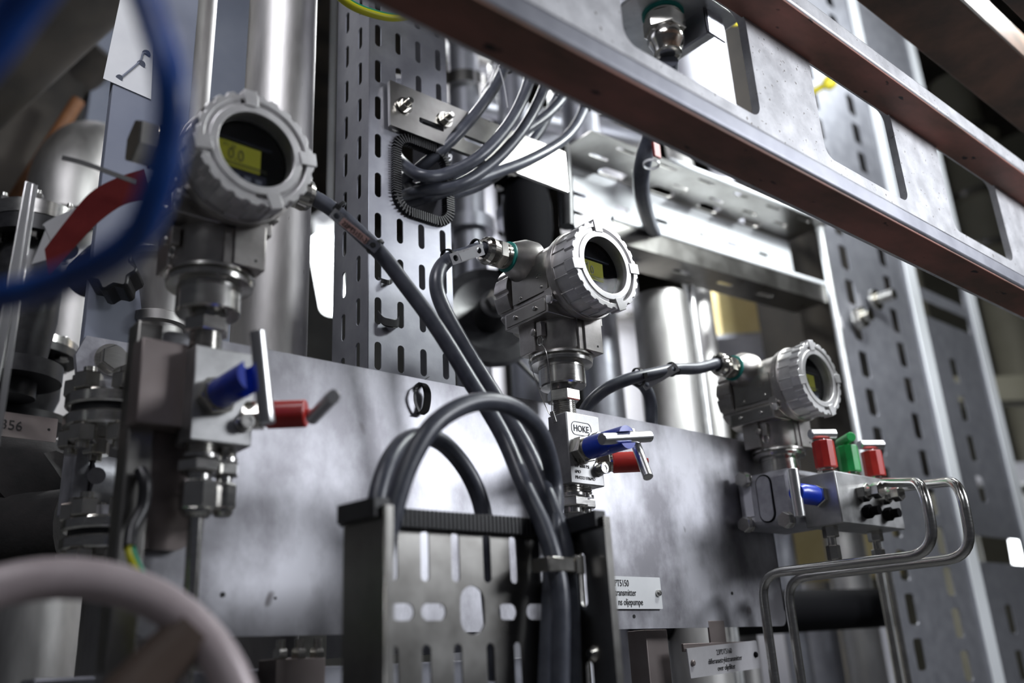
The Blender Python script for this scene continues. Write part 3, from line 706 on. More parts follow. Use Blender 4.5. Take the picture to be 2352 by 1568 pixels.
def earth_wire(pts, r, label):
    t = thing('earth_wire', label, 'wire', pts[0])
    part('yellow_sheath', B().tube(pts, r, n=14, sub=8), YG, t)
    off = [p + V(.0, -.25 * r, .45 * r) + V(.35 * r, 0, 0) for p in pts]
    part('green_stripe', B().tube(off, r * .72, n=12, sub=8), GG, t)
earth_wire(pathpts(ew), .0036, 'green and yellow earth wire down the side of the dark left pillar')
earth_wire([P(740, -45, y=.80), P(800, 8, y=.80), P(860, 33, y=.80), P(910, 40, y=.80), P(955, 28, y=.80), P(1010, -10, y=.80)], .0052, 'green and yellow earth wire at the top edge before the slotted channel')

# ---------------------------------------------------------------- tape, tie and white strip at the left
def poly_ribbon(top, bot, d, m, name, label, cat, t=.0006):
    A = catmull([P(a, b_, d=d) for a, b_ in top], 5); Bq = catmull([P(a, b_, d=d) for a, b_ in bot], 5)
    return single(name, B().quadstrip(A, Bq, t), m, label, cat, smooth=30)
poly_ribbon([(330, 388), (265, 410), (205, 445), (150, 510), (103, 572)], [(345, 455), (285, 470), (225, 512), (170, 570), (112, 632)], .82, TAPE, 'warning_tape', 'strip of dull red tape hanging left of the nearest transmitter', 'tape')
poly_ribbon([(230, 440), (190, 470), (140, 492), (100, 515), (104, 530), (73, 606)], [(250, 480), (200, 530), (160, 560), (140, 575), (125, 588), (108, 596)], .83, PAPER, 'paper_strip', 'torn white strip behind the red tape', 'strip')
ribbon([P(142, 361, d=.80), P(190, 373, d=.80), P(250, 395, d=.80), P(312, 418, d=.80)], (.1, 0, 1), .0046, 'straight black cable tie end pointing left above the red tape', ribs=False)

# ---------------------------------------------------------------- differential manifold on the right
mx0, mx1, my0, my1 = 1.063, 1.222, .600, .652
mz1 = P(1918, 1080, y=.6).z; mz0 = P(1935, 1200, y=.6).z; yv = .627
CX = 1.048
t = thing('differential_cell', 'cast steel measuring cell with corner bolts under the farthest transmitter', 'measuring cell', (1.11, .70, .155))
b = B().box((CX, .654, .158), (CX + .10, .742, .232))
part('cell_body', b, CASTG, t, bevel=.010)
part('cell_neck', B().lathe((1.115, .710, .222), (0, 0, 1), [(0, .032), (.014, .031), (.018, .026)], 40), CASTG, t)
part('oval_boss', B().addmesh(sheet(rect(.686, .166, .707, .226, .0104), [], .003, (CX - .001, 0, 0), (0, 1, 0), (0, 0, 1))), CASTG, t, bevel=.0008)
part('boss_shade_ring', B().addmesh(sheet(rect(.684, .164, .709, .228, .0122), [rect(.686, .166, .707, .226, .0104)], .0012, (CX - .0004, 0, 0), (0, 1, 0), (0, 0, 1))), DARKM, t)  # flat dark ring painted as the shade around the boss
part('cell_label', B().addmesh(sheet(rect(.717, .176, .730, .218, .001), [], .001, (CX - .0006, 0, 0), (0, 1, 0), (0, 0, 1))), PAINTL, t)
for y, z in ((.724, .226), (.729, .166), (.667, .163)):
    p = V(CX, y, z); part('cell_bolt', B().cyl(p, p + V(-.002, 0, 0), .0108).hex(p + V(-.002, 0, 0), p + V(-.012, 0, 0), .0105), TURN, t, smooth=20)
t = thing('five_valve_manifold', 'steel manifold block with two red, one green and one blue valve under the farthest transmitter', 'valve manifold', (1.14, .63, mz0))
part('valve_block', B().box((mx0, my0, mz0), (mx1, my1, mz1)), BLOCK, t, bevel=.0015)
bz = P(1885, 1138, x=mx0).z
part('valve_nut', B().hex((mx0, yv, bz), (mx0 - .008, yv, bz), .0145).cyl((mx0 - .008, yv, bz), (mx0 - .012, yv, bz), .010), NICKEL, t, smooth=20)
part('blue_valve_sleeve', B().lathe((mx0 - .012, yv, bz), (-1, 0, 0), [(0, .0120), (.001, .0127), (.032, .0127), (.036, .0105), (.040, .0105)], 32), BLUE, t, label='blue plastic sleeve')
bar_handle(t, V(mx0 - .052, yv, bz - .030), V(mx0 - .052, yv, bz + .030), .0072)
for (a, b_, m, lab) in ((1895, 1050, RED, 'red'), (1950, 1058, GREEN, 'green'), (2006, 1066, RED, 'red')):
    x = P(a, b_, y=yv).x; z0 = mz1
    part('valve_nut', B().hex((x, yv, z0), (x, yv, z0 + .008), .0125).cyl((x, yv, z0 + .008), (x, yv, z0 + .012), .0095), NICKEL, t, smooth=20)
    part('valve_sleeve', B().lathe((x, yv, z0 + .011), (0, 0, 1), [(0, .0135), (.001, .0142), (.0350, .0142), (.036, .0134)], 10), m, t, smooth=20, label=lab + ' plastic sleeve')
    zt_ = z0 + .056
    q = B().lathe((x, yv, z0 + .046), (0, 0, 1), [(0, .004), (.008, .004)], 12)
    if m is GREEN:
        q.cyl((x + .012, yv + .016, zt_), (x - .012, yv - .016, zt_), .0066, ch=.0008)
    else:
        q.cyl((x - .018, yv + .006, zt_), (x + .018, yv - .010, zt_ + .001), .0066, ch=.0012)
    part('handle_bar', q, GREEN if m is GREEN else BAR, t)
for x in (1.118, 1.170):
    q = B().hex((x, my0, .192), (x, my0 - .012, .192), .0120).lathe((x, my0 - .012, .192), (0, -1, 0), [(0, .008), (.006, .008)], 16).hex((x, my0 - .018, .192), (x, my0 - .030, .192), .0105)
    part('elbow_fitting', q, TURN, t, smooth=20)
    part('bleed_plug', B().hex((x + .004, my0, .168), (x + .004, my0 - .010, .168), .0090).cyl((x + .004, my0 - .010, .168), (x + .004, my0 - .020, .168), .006), DARKM, t, smooth=20)
for x in (1.076, 1.188):
    q = B().hex((x, yv, mz0), (x, yv, mz0 - .014), .0100).cyl((x, yv, mz0 - .014), (x, yv, mz0 - .024), .0055).hex((x, yv, mz0 - .024), (x, yv, mz0 - .042), .0088).cyl((x, yv, mz0 - .042), (x, yv, mz0 - .048), .0055)
    part('drain_fitting', q, NICKEL, t, smooth=20)
def bend(pts, r, label, rr=.0060):
    out = [pts[0]]
    for i in range(1, len(pts) - 1):
        a, b_, c_ = pts[i - 1], pts[i], pts[i + 1]
        u = (a - b_).normalized(); v = (c_ - b_).normalized(); rd = min(r, (a - b_).length * .48, (c_ - b_).length * .48)
        p0 = b_ + u * rd; p1 = b_ + v * rd
        for k in range(9):
            f = k / 8; out.append((1 - f) ** 2 * p0 + 2 * f * (1 - f) * b_ + f * f * p1)
    out.append(pts[-1])
    return single('instrument_tube', B().tube(out, rr, n=20, smooth=False), TURN, label, 'tube')
xa = 1.0163
bend([P(2030, 1108, y=.575), V(xa, .468, .174), V(xa, .470, .0955), V(xa, .700, .0975), V(xa, .700, -.25)], .033, 'bent steel impulse tube, left one of the pair looping out right of the manifold')
xa = 1.073
bend([P(2075, 1118, y=.580), V(xa, .452, .178), V(xa, .455, .0920), V(xa, .700, .0930), V(xa, .700, -.25)], .033, 'bent steel impulse tube, outer right one of the looping pair')
for a, lab in ((2022, 'left of two straight tubes below the looping pair'), (2042, 'right of two straight tubes below the looping pair')):
    p = P(a, 1330, y=.80); single('instrument_tube', B().cyl((p.x, .80, p.z + .03), (p.x, .80, -.3), .0062), NICKEL, 'upright steel impulse tube, ' + lab, 'tube')

# ---------------------------------------------------------------- horizontal trays behind
sl_ = .062; UX = V(1, 0, sl_).normalized()
def zline(x, x0, z0): return z0 + (x - x0) * sl_
x0_, x1_ = 1.085, 1.775
LN = (x1_ - x0_) / UX.x
t = thing('slotted_tray', 'brightly lit slotted cable tray running right behind the middle transmitter', 'cable tray', (x0_, .95, .68))
hs = []
for k in range(6):
    x = .03 + k * .118
    hs.append(slot(x, .030, .040, .010)); hs.append(slot(x + .004, .070, .040, .010))
part('back_wall', B().addmesh(sheet(rect(0, 0, LN + .05, .128), hs, .002, (x0_ - .03, 1.03, zline(x0_, 1.31, .760)), UX, (0, 0, 1))), LITSTEEL, t, smooth=0)
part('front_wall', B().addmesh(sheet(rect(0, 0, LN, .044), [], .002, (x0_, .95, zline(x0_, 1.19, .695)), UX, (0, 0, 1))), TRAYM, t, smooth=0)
part('rolled_lip', B().tube([V(x0_, .95, zline(x0_, 1.19, .740)), V(x1_, .95, zline(x1_, 1.19, .740))], .0050, smooth=False), LITSTEEL, t)
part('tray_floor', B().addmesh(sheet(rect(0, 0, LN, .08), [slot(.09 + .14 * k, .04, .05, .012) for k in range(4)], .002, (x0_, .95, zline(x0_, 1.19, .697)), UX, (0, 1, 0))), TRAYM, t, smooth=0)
t = thing('slotted_tray', 'upper dark slotted tray directly above the brightly lit tray', 'cable tray', (x0_, .93, .89))
hs = [slot(.05 + .118 * k, .018, .052, .008) for k in range(6)] + [slot(.02 + .118 * k, .060, .050, .008) for k in range(6)] + [slot(.09 + .15 * k, .092, .070, .022) for k in range(4)]
part('tray_floor', B().addmesh(sheet(rect(-.06, 0, LN + .03, .120), hs, .002, (x0_, .925, zline(x0_, 1.32, .896)), UX, (0, 1, 0))), TRAYM, t, smooth=0)
part('rolled_lip', B().tube([V(1.235, .925, zline(1.235, 1.32, .899)), V(x1_, .925, zline(x1_, 1.32, .899))], .0042, smooth=False), LITSTEEL, t)
q = B().tube([P(1292, 330, y=.93), P(1297, 380, y=.92), P(1302, 440, y=.92), P(1304, 520, y=.92)], .0115, n=12, smooth=True)
for k in range(26):
    p = P(1290 + k * .55, 345 + k * 7, y=.925); q.lathe(p, (0.02, 0, 1), [(-.001, .0100), (-.0006, .0122), (.0006, .0122), (.001, .0100)], 14, cap=False)
single('ribbed_hose', q, RUBBER, 'ribbed black flexible hose hanging at the left end of the lit tray', 'hose')

# cable over the tray, from the gland above the beam
cable([(1536, 140, .62), (1530, 220, .66), (1500, 300, .72), (1480, 360, .75), (1472, 420, .79), (1480, 475, .85), (1500, 530, .95), (1530, 575, .99)], 'thick dark cable hanging in front of the lit tray', r=.0130)
p = P(1496, 352, y=.73); single('cable_marker', B().box(p + V(-.007, -.012, -.012), p + V(.007, -.008, .012)), TAPE, 'small dark red marker on the thick cable before the lit tray', 'marker', bevel=.0005)
p = P(1496, 380, y=.735); single('cable_tie', B().lathe(p, (0.1, 0, 1), [(0, .011), (0, .0125), (.004, .0125), (.004, .011)], 20, cap=False), PAPER, 'pale tie under the dark red marker', 'cable tie')
# junction box and gland above
g = P(1535, 130, y=.62)
t = thing('cable_gland', 'brass hex cable gland seen through the first beam window', 'gland', g)
part('gland_hex', B().hex(g + V(0, 0, .062), g + V(0, 0, .038), .0290).lathe(g + V(0, 0, .066), (0, 0, -1), [(0, .026), (.004, .026)], 28), NICKEL, t, smooth=20)
part('gland_dome', B().lathe(g + V(0, 0, .038), (0, 0, -1), [(0, .0235), (.006, .024), (.012, .0255), (.018, .024), (.026, .020), (.034, .019), (.036, .015)], 36), NICKEL, t)
part('teal_washer', B().lathe(g + V(0, 0, .070), (0, 0, -1), [(0, .029), (.003, .029)], 28), TEAL, t)
t = thing('junction_box', 'pale metal junction box above the first beam window', 'box', g + V(0, 0, .075))
part('box_body', B().box(g + V(-.06, -.06, .070), g + V(.10, .10, .16)), GALVB, t, bevel=.003)
part('box_bracket', B().box(g + V(.035, -.045, .030), g + V(.040, .02, .072)).box(g + V(.035, -.045, .030), g + V(.075, -.041, .072)), GALV, t, bevel=.001)

# ---------------------------------------------------------------- tall right uprights
def upright(name, label, xL, xR, y, slotcols, cut=None, dy=.06, m=GALV):
    t = thing(name, label, 'upright', (xL, y, -.8))
    hs = []
    for (x, z0, pitch, n, w, h) in slotcols:
        for k in range(n):
            if cut and any(q[0][1] - .06 < z0 + k * pitch < q[2][1] + .06 for q in cut): continue
            hs.append(rect(x - w / 2, z0 + k * pitch - h / 2, x + w / 2, z0 + k * pitch + h / 2, w * .2))
    if cut: hs += cut
    part('face_sheet', B().addmesh(sheet(rect(xL, -.8, xR, 2.6), hs, .003, (0, y, 0), (1, 0, 0), (0, 0, 1))), m, t, smooth=0)
    part('edge_strip', B().box((xR - .010, y - .006, -.8), (xR + .045, y - .002, 2.6)), LITSTEEL, t, bevel=.001)
    part('side_flange', B().tube([V(xL, y - .004, -.8), V(xL, y - .004, 2.6)], .008, smooth=False, n=10), GALVB, t)
    return t
yA = .95
s1 = P(1985, 837, y=yA); s2 = P(2003, 924, y=yA); pa = s1.z - s2.z
s3 = P(2072, 815, y=yA)
upright('perforated_upright', 'tall grey perforated upright behind the looping steel tubes', 1.795, 2.205, yA,
        [(s1.x, s1.z - 9 * pa, pa, 24, .040, .062), (s3.x, s3.z - 9 * pa, pa, 24, .040, .062)])
s4 = P(2192, 851, y=1.0); s5 = P(2209, 938, y=1.0); pb = s4.z - s5.z
cutz = [P(2150, 640, y=1.0).z, P(2150, 690, y=1.0).z, P(2150, 735, y=1.0).z]
single('slot_darkening_panel', B().box((1.95, 1.12, .40), (2.55, 1.24, 1.9)), DARKW, 'dark panel added behind the perforated upright to darken its slots', 'cabinet')  # made-up dark panel, put here to darken the slots in front
upright('perforated_upright', 'second perforated upright at the right edge with two cross rungs', 2.34, 2.70, 1.0,
        [(s4.x, s4.z - 9 * pb, pb, 10, .042, .07)], cut=[rect(2.36, cutz[1] + .02, 2.66, cutz[0] + .02), rect(2.36, cutz[2] + .0, 2.66, cutz[1] - .015), rect(2.36, P(2250, 1290, y=1.).z, 2.66, P(2250, 1230, y=1.).z)])
p = P(1967, 733, y=.935)
single('hex_bolt', B().hex(p, p + V(0, -.02, 0), .026).cyl(p + V(0, -.02, 0), p + V(0, -.035, 0), .014), NICKEL, 'lower bolt on the perforated upright, dark hex head', 'bolt', 'bolts on the perforated upright', smooth=20)
p = P(2008, 690, y=.935)
single('hex_bolt', B().cyl(p, p + V(0, -.008, 0), .026).cyl(p + V(0, -.008, 0), p + V(0, -.05, 0), .013), NICKEL, 'upper bolt on the perforated upright with a pale washer', 'bolt', 'bolts on the perforated upright', smooth=20)

# ---------------------------------------------------------------- background plant
def vcyl(name, px_, py_, d, r, z0, z1, m, label, cat='pipe', prof=None):
    p = P(px_, py_, d=d); return single(name, B().cyl((p.x, p.y, z0), (p.x, p.y, z1), r, n=48), m, label, cat)
vcyl('storage_tank', 1255, 900, 2.7, .33, -1.5, .56, PAINTL, 'pale grey round tank behind the middle transmitter', 'tank')
vcyl('steel_pipe', 1527, 800, 1.75, .053, -1.5, .67, PIPE, 'upright steel pipe with bright highlight right of the middle transmitter')
vcyl('steel_pipe', 1618, 800, 2.0, .030, -1.5, 1.3, PIPE, 'thin dark upright pipe beside the yellow carton')
vcyl('support_rod', 1590, 700, 1.8, .008, -1.5, .70, GALVB, 'thin bright upright rod between the two pipes at right', 'rod')
vcyl('steel_pipe', 1600, 150, 1.7, .058, .9, 2.6, PAINTL, 'pale pipe seen through the first window of the rusty beam')
# flanged valve behind
def flange_stack(name, px_, py_, d, r, label, m=DARKM, h=.22, cat='valve'):
    p = P(px_, py_, d=d); t = thing(name, label, cat, p)
    q = B().lathe(p, (0, 0, 1), [(-h / 2, r * .5), (-h * .42, r * .5), (-h * .42, r), (-h * .34, r), (-h * .34, r * .6), (-h * .1, r * .75), (h * .1, r * .75), (h * .3, r * .6), (h * .3, r), (h * .38, r), (h * .38, r * .5), (h / 2, r * .5)], 40)
    part('valve_body', q, m, t)
    q2 = B().lathe(p, (0, 0, 1), [(h * .385, r * 1.0), (h * .46, r * 1.0)], 40); part('steel_flange', q2, TURN, t)
    for k in range(6):
        a = k * math.pi / 3 + .3; c = p + V(math.cos(a) * r * .8, math.sin(a) * r * .8, 0)
        part('flange_nut', B().hex(c + V(0, 0, h * .26), c + V(0, 0, h * .3), r * .13), TURN, t, smooth=20)
        part('flange_bolt', B().cyl(c + V(0, 0, h * .46), c + V(0, 0, h * .52), r * .07).hex(c + V(0, 0, h * .46), c + V(0, 0, h * .50), r * .13), TURN, t, smooth=20)
    return t
flange_stack('flanged_valve', 1212, 500, 1.65, .060, 'dark flanged valve between the slotted channel and the lit tray', h=.24)
p = P(1120, 740, d=1.6); t = thing('handwheel', 'black round valve wheel behind the middle transmitter housing', 'handwheel', p)
ax = V(-.45, -.85, .1).normalized()
part('wheel_disc', B().lathe(p, ax, [(0, .085), (.01, .092), (.03, .092), (.035, .070), (.02, .03), (.07, .026), (.075, 0.012)], 40), RUBBER, t)
part('wheel_hub', B().lathe(p + ax * .07, ax, [(0, .020), (.02, .018), (.024, .01)], 6), TURN, t, smooth=20)
single('thin_rod', B().cyl(P(1150, 790, d=1.7), P(1290, 930, d=1.7), .004), BLACK, 'thin dark rod slanting down behind the middle transmitter neck', 'rod')
# cartons
p = P(1712, 705, d=2.7)
single('carton', B().box((-.088, -.05, -.10), (.088, .05, .10), Matrix.Translation(p) @ Matrix.Rotation(-.75, 4, 'Z')), CARD, 'yellow carton under the lit tray', 'box', bevel=.003)
zc = p.z - .10; p1_ = p.copy(); p = P(1800, 720, d=3.0)
single('carton', B().box((-.16, -.05, zc - p.z), (.10, .05, .13), Matrix.Translation(p) @ Matrix.Rotation(-.75, 4, 'Z')), BROWNB, 'brown carton behind the yellow carton', 'box', bevel=.003)
t = thing('storage_rack', 'grey rack shelf carrying the yellow and brown cartons', 'shelf', (p.x, p.y, -1.5))
mm = Matrix.Translation((p1_ + p) / 2) @ Matrix.Rotation(-.75, 4, 'Z'); dz = zc - (p1_.z + p.z) / 2
part('shelf_board', B().box((-.30, -.20, dz - .012), (.30, .22, dz), mm), GALV, t)
for sx_ in (-.28, .28): part('leg', B().box((sx_ - .012, .18, -1.5 - (p1_.z + p.z) / 2), (sx_ + .012, .20, dz - .012), mm), GALV, t)
p = P(1880, 1240, d=2.8)
single('storage_crate', B().box((-.22, -.05, -.12), (.22, .05, .10), Matrix.Translation(p) @ Matrix.Rotation(-.75, 4, 'Z')), CARD, 'pale yellow crate low behind the measuring cell', 'box', bevel=.003)
p = P(1880, 1500, d=3.2)
single('storage_crate', B().box((-.24, -.05, -.25), (.24, .05, .12), Matrix.Translation(p) @ Matrix.Rotation(-.75, 4, 'Z')), PAINTL, 'pale grey crate at the bottom right behind the tubes', 'box', bevel=.003)
p = P(1440, 1520, d=3.2)
single('storage_crate', B().box((-.14, -.05, -.35), (.14, .05, .12), Matrix.Translation(p) @ Matrix.Rotation(-.75, 4, 'Z')), CARD, 'pale yellow crate below the white PT5150 sign', 'box', bevel=.003)
p0 = P(1780, 1405, d=1.75); p1 = P(2025, 1395, d=1.95)
single('horizontal_pipe', B().cyl(p0 + (p0 - p1), p1, .040, n=36), DARKM, 'dark horizontal pipe behind the lower impulse tubes', 'pipe')
vcyl('steel_pipe', 1965, 1400, 2.3, .050, -1.5, .30, PIPE, 'upright steel pipe low behind the dark horizontal pipe')
vcyl('square_column', 1790, 1200, 2.4, .030, -1.5, .62, GALV, 'slim grey column behind the right end of the plate', 'column')
# left background
vcyl('steel_pipe', 175, 700, 1.9, .075, -1.5, .92, PIPE, 'wide pale steel pipe behind the red tape')
p = P(175, 330, d=1.9); single('pipe_elbow', B().tube([V(p.x, p.y, .90), V(p.x, p.y, 1.0), V(p.x + .05, p.y + .05, 1.09), V(p.x + .16, p.y + .16, 1.12), V(p.x + .4, p.y + .4, 1.12)], .076, n=36), PIPE, 'pale pipe elbow above the red tape', 'pipe')
flange_stack('flanged_valve', 55, 690, 1.25, .060, 'dark valve with bright bolts at the left edge', m=RUBBER, h=.28)
flange_stack('flanged_valve', 40, 890, 1.3, .075, 'lower dark flange set at the left edge above the stamped tag', m=RUBBER, h=.14)
single('flat_rod', B().box((-.004, -.002, -.5), (.004, .002, .0), Matrix.Translation(P(68, 420, d=.85)) @ Matrix.Rotation(.03, 4, 'X') @ Matrix.Rotation(.02, 4, 'Y')).box((-.001, -.002, -.25), (.004, .002, .0), Matrix.Translation(P(75, 424, d=.85))), BAR, 'long thin bright metal rod at the left edge', 'rod', bevel=.0005)
tp = P(60, 980, d=.92)
t = thing('stamped_tag', 'brown metal tag stamped T4356 at the left edge', 'tag', tp)
ux = (P(130, 990, d=.95) - P(-40, 968, d=.90)).normalized(); uz = V(0, 0, 1)
uz = (uz - ux * uz.dot(ux)).normalized()
part('tag_plate', B().addmesh(sheet(rect(-.055, -.0125, .030, .0125, .001), [slot(.022, 0, .003, .003)], .0012, tp, ux, uz)), BRONZE, t, smooth=0)
nn = ux.cross(uz); nn = nn if nn.dot(tp) < 0 else -nn
part('lettering', B().addmesh(text('T4356', .014, tp + nn * .0009 - ux * .040 - uz * .005, ux, uz, .0002)), INK, t, smooth=0)
def flange_pair(px_, y0, y1, y2, y3, d, r, label, nuts):
    t = thing('pipe_flange', label, 'flange', P(px_, (y0 + y3) / 2, d=d), 'bolted flange pairs left of the dark pillar')
    z = lambda py_: P(px_, py_, d=d).z
    c = P(px_, y0, d=d)
    part('flange_disc', B().cyl((c.x, c.y, z(y0)), (c.x, c.y, z(y1)), r, n=48, ch=.002), TURN, t)
    part('flange_disc', B().cyl((c.x, c.y, z(y2)), (c.x, c.y, z(y3)), r, n=48, ch=.002), TURN, t)
    part('gasket', B().cyl((c.x, c.y, z(y1)), (c.x, c.y, z(y2)), r * .86, n=40), RUBBER, t)
    for k in range(6):
        a = math.pi / 3 * k + .55; e = V(c.x + math.cos(a) * r * .78, c.y + math.sin(a) * r * .78, z(y0))
        part('flange_nut', B().hex(e, e + V(0, 0, .016), .0125).cyl(e + V(0, 0, .016), e + V(0, 0, .022), .006), NICKEL, t, smooth=20)
        e.z = z(y3); part('flange_nut', B().hex(e, e - V(0, 0, .016), .0125).cyl(e - V(0, 0, .016), e - V(0, 0, .022), .006), NICKEL, t, smooth=20)
    part('pipe_stub', B().cyl((c.x, c.y, z(y0)), (c.x, c.y, z(y0) + .012), r * .5, n=32), CASTG, t)
flange_pair(258, 915, 948, 966, 1000, .88, .041, 'upper bolted flange pair left of the dark pillar', True)
flange_pair(252, 1196, 1226, 1240, 1272, .86, .041, 'lower bolted flange pair left of the dark pillar', True)
p = P(172, 1100, d=.90)
t = thing('cast_valve', 'light grey cast valve body between the two bolted flange pairs', 'valve', p)
e = R if False else V(.76, -.2, 0)
part('end_flange', B().box((-.008, -.02, -.036), (.008, .02, .036), Matrix.Translation(p)), CASTG, t, bevel=.002)
part('valve_body', B().cyl(p + V(.004, 0, 0), p + V(.075, .02, .0), .027, n=36), CASTG, t)
part('body_boss', B().cyl(P(222, 1092, d=.862), P(222, 1092, d=.885), .008), CASTG, t)
p = P(60, 1120, d=1.15)
q = B(); bmesh.ops.create_icosphere(q.bm, subdivisions=3, radius=1)
for v in q.bm.verts:
    v.co = V(v.co.x * .085, v.co.y * .06, v.co.z * .065) * (1 + .12 * math.sin(9 * v.co.x + 5 * v.co.z) * math.cos(7 * v.co.y)) + p
single('pipe_insulation', q, INSUL, 'lumpy black foam insulation at the left edge below the stamped tag', 'insulation')
single('pipe_insulation', B().tube([P(-60, 1210, d=1.1), P(60, 1225, d=1.1), P(170, 1215, d=1.1)], .05, n=20), INSUL, 'black foam sleeve just above the handwheel rim', 'insulation')
# black knob and funnel behind left transmitter
p = P(275, 655, d=.97); ax = V(-.5, -.8, .1).normalized()
q = B(); u_, w_2, a_ = q.frame(ax); n = 42; rs = [[], []]
for j, tt in enumerate((0, .035)):
    for k in range(n):
        an = 2 * math.pi * k / n; rr = .023 + .003 * math.cos(7 * an)
        rs[j].append(q.bm.verts.new(p + ax * tt + (u_ * math.cos(an) + w_2 * math.sin(an)) * rr))
for k in range(n): q.bm.faces.new((rs[0][k], rs[0][(k + 1) % n], rs[1][(k + 1) % n], rs[1][k]))
q.bm.faces.new(rs[0][::-1]); q.bm.faces.new(rs[1])
single('star_knob', q, BLACK, 'black lobed plastic knob under the blue cable', 'knob', bevel=.003)
p = P(365, 700, d=1.02)
single('reducer', B().lathe(V(p.x, p.y, p.z), (0, 0, -1), [(-.075, .050), (-.05, .050), (-.046, .043), (-.02, .034), (.015, .028), (.018, .033), (.028, .033), (.03, .028), (.2, .028)], 40), PIPE, 'ribbed steel reducer behind the nearest transmitter neck', 'pipe')
single('dark_duct', B().tube([P(200, 640, d=1.3), P(260, 590, d=1.25), P(340, 575, d=1.2), P(420, 590, d=1.2)], .030, n=24), RUBBER, 'black duct curving behind the blue cable', 'duct')
# dark steelwork top left
for (a, b_, c_, d_, dd, r, lab) in ((-80, 250, 330, -120, 1.8, .07, 'dark sloping strut high in the top left corner'), (-60, 420, 240, 120, 2.4, .05, 'dark sloping strut below the top left corner strut')):
    single('steel_strut', B().cyl(P(a, b_, d=dd), P(c_, d_, d=dd), r, n=24), DARKW, lab, 'strut')
single('steel_strut', B().cyl(P(20, 480, d=2.1), P(180, 230, d=2.2), .016, n=16), mat('orange_primer', (.16, .06, .02), (.22, .09, .03), 0, .6), 'thin orange-brown strut at the upper left', 'strut')
single('ceiling_panel', B().box((-.8, 2.2, 1.1), (.50, 2.26, 3.4)), DARKW, 'dark panel filling the upper left background', 'panel')
single('duct_wall', B().box((.52, 2.22, .3), (1.15, 2.28, 3.4)), PAINTG, 'blue-grey duct wall seen between the two upright pipes', 'duct')
# right background
p = P(2290, 900, d=3.6)
single('steel_girder', B().box((-.6, -.05, -.05), (1.2, .05, .05), Matrix.Translation(p) @ Matrix.Rotation(-.6, 4, 'Z')), OLIVE, 'olive girder at the right edge, upper one', 'girder', bevel=.003)
p = P(2290, 1090, d=3.8)
single('steel_girder', B().box((-.6, -.05, -.04), (1.2, .05, .04), Matrix.Translation(p) @ Matrix.Rotation(-.6, 4, 'Z')), PAINTL, 'pale girder at the right edge, lower one', 'girder', bevel=.003)
for k, (a, b_) in enumerate(((1688, 38), (1905, 190))):
    p = P(a, b_, d=1.75) if not k else P(a, b_, y=.905)
    q = B(); bmesh.ops.create_uvsphere(q.bm, u_segments=20, v_segments=12, radius=.018, matrix=Matrix.Translation(p)); q.cyl(p, p + V(0, .06, 0), .008)
    single('yellow_knob', q, YEL, ('yellow round knob in the first window of the rusty beam', 'yellow round knob in the second window of the rusty beam')[k], 'knob')
# dense pipework further back: individual pipes with clamps
random.seed(11)
names = ['in the far background left of the tank', 'in the far background over the tank', 'in the far background behind the lit tray']
spec = [(1070, 300, 2.0, .035), (1110, 600, 4.3, .07), (1180, 300, 2.1, .035), (1330, 250, 2.0, .04), (1400, 650, 4.6, .13), (1700, 300, 3.6, .07), (1750, 900, 4.2, .09), (2010, 400, 4.8, .11), (30, 500, 2.6, .05), (110, 1500, 2.2, .07), (220, 1500, 2.8, .05), (2260, 500, 5.2, .12)]
labs = ['grey upright pipe just right of the slotted channel top', 'pale upright pipe left of the tank', 'grey upright pipe above the dark flanged valve', 'grey upright pipe left of the lit tray end', 'pale wide pipe right of the tank', 'grey upright pipe behind the first beam window', 'wide pipe behind the farthest transmitter', 'wide pipe behind the perforated upright', 'grey pipe behind the left rod', 'pale pipe under the handwheel rim', 'thin pale pipe right of the one under the rim', 'wide dull pipe beyond the right uprights']
for (a, b_, d, r), lb in zip(spec, labs):
    p = P(a, b_, d=d); zz = (-1.5, 3.2) if b_ < 1400 else (-1.5, .1)
    t = thing('plant_pipe', lb, 'pipe', (p.x, p.y, zz[0]), 'background plant pipes')
    part('pipe_run', B().cyl((p.x, p.y, zz[0]), (p.x, p.y, zz[1]), r, n=32), (GALV if 'grey' in lb else OLIVE if 'dull' in lb or 'perforated' in lb else PAINTL), t)
    for k in range(3):
        z = p.z - .3 + .35 * k + random.random() * .1
        part('pipe_collar', B().cyl((p.x, p.y, z), (p.x, p.y, z + .03), r * 1.5, n=32), random.choice((TURN, GALV)), t)
hp = [((900, 200), (1500, 330), 2.3, .030, 'sloping grey pipe crossing behind the upper cables'), ((950, 420), (1500, 250), 2.8, .045, 'wide sloping pipe behind the strap bar'), ((1000, 100), (1450, 230), 2.5, .022, 'thin sloping pipe near the top behind the beam'), ((1560, 300), (1950, 420), 2.6, .035, 'sloping pipe behind the first beam window')]
for (a, b_, d, r, lb) in hp:
    single('cross_pipe', B().cyl(P(a[0], a[1], d=d), P(b_[0], b_[1], d=d + .3), r, n=28), random.choice((PIPE, GALV)), lb, 'pipe', 'background cross pipes')
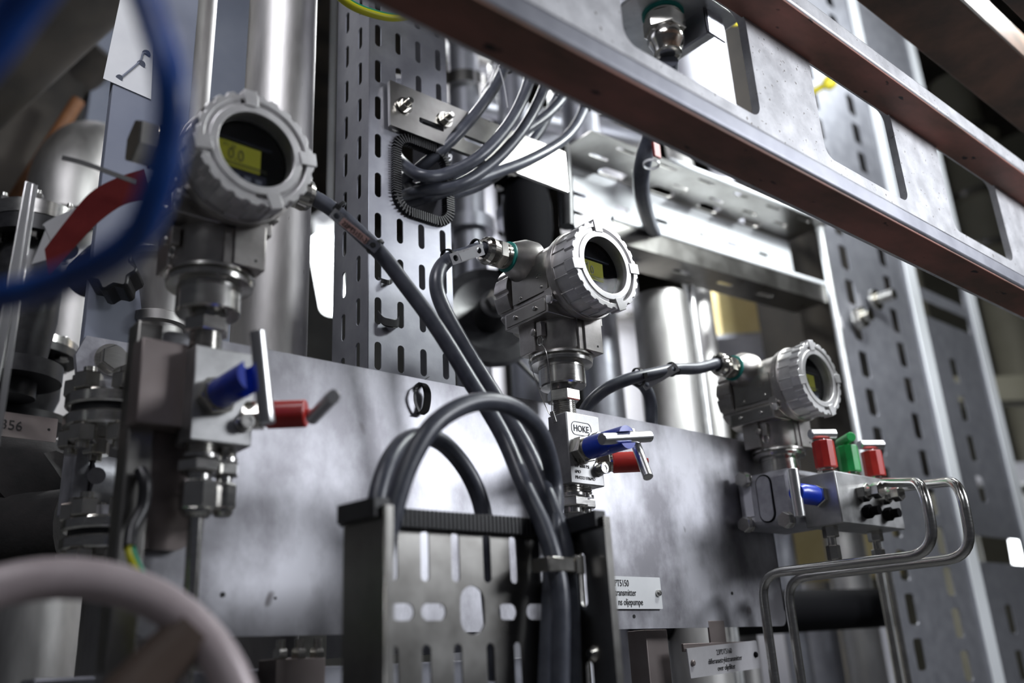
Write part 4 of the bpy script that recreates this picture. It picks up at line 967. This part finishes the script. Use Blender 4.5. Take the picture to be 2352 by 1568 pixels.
# fluorescent fittings seen in the gaps
def fitting(p, q_, label, w=.05):
    p = Vector(p); q_ = Vector(q_); t = thing('light_fitting', label, 'light', p, 'fluorescent hall lights')
    u = (q_ - p).normalized()
    part('lamp_tube', B().cyl(p, q_, w * .45, n=20), GLOW, t)
    part('lamp_body', B().cyl(p + V(0, 0, w), q_ + V(0, 0, w), w * .4, n=4), LAMPB, t)
    m_ = (p + q_) / 2; part('hanger', B().cyl((m_.x, m_.y, m_.z + w), (m_.x, m_.y, 4.2), .006, n=8), LAMPB, t)
fitting(P(742, 560, d=4.2), P(765, 700, d=4.6), 'white glowing lamp in the gap left of the slotted channel', .14)
fitting(P(560, 700, d=4.2), P(575, 760, d=4.4), 'white glowing lamp low behind the nearest transmitter', .16)
fitting(P(2355, 1220, d=4.2), P(2370, 1310, d=4.2), 'white glowing lamp at the right edge', .16)
fitting(P(1290, 360, d=4.0), P(1260, 372, d=4.0), 'white glowing lamp under the strap bar end', .13)
fitting(P(230, 1530, d=4.0), P(120, 1540, d=4.0), 'white glowing lamp low under the handwheel', .12)

# ---------------------------------------------------------------- foreground: handwheel and blue cable
c = P(88, 1800, d=.46); n0 = (-c.normalized() + V(0, 0, .06)).normalized()
t = thing('handwheel', 'blurred pale handwheel rim in the bottom left foreground', 'handwheel', c)
q = B(); u_, w_2, a_ = q.frame(n0); rr = .1040
part('rim', B().tube([c + (u_ * math.cos(k * math.pi / 32) + w_2 * math.sin(k * math.pi / 32)) * rr for k in range(64)], .0118, n=20, smooth=False, closed=True), WHEEL, t)
for k in range(3):
    an = math.radians(46 + 120 * k); dv = u_ * math.cos(an) + w_2 * math.sin(an)
    part('spoke', B().tube([c - n0 * .012 + dv * .015, c - n0 * .010 + dv * .05, c + dv * rr], .0150, n=14), BROWN, t, label='brown painted spoke')
part('hub', B().cyl(c - n0 * .02, c + n0 * .008, .020, n=28), BROWN, t)
single('blue_cable', B().tube([P(a, b_, d=d) for a, b_, d in ((300, -90, .34), (350, 40, .33), (392, 190, .32), (388, 330, .32), (355, 450, .32), (310, 545, .325), (220, 610, .335), (110, 655, .35), (0, 680, .36), (-120, 690, .37))], .0062, n=20, sub=10), BLUEC, 'thick out-of-focus blue cable curving down the left foreground', 'cable')
single('blue_cable', B().tube([P(a, b_, d=.30) for a, b_ in ((110, -70), (40, 20), (-10, 90), (-70, 160))], .0075, n=20), BLUEC, 'dark blue cable cutting the top left corner', 'cable')
# twine
q = B(); k0 = P(1138, 132, y=.80)
for a, b_ in ((1112, 100), (1107, 212), (1124, 200), (1166, 248)):
    e = P(a, b_, y=.80); q.tube([k0, k0.lerp(e, .5) + V(.003, 0, .004 * random.random()), e], .0008, n=6)
single('frayed_string', q, PAPER, 'frayed white string tied under the rusty beam above the cables', 'string')
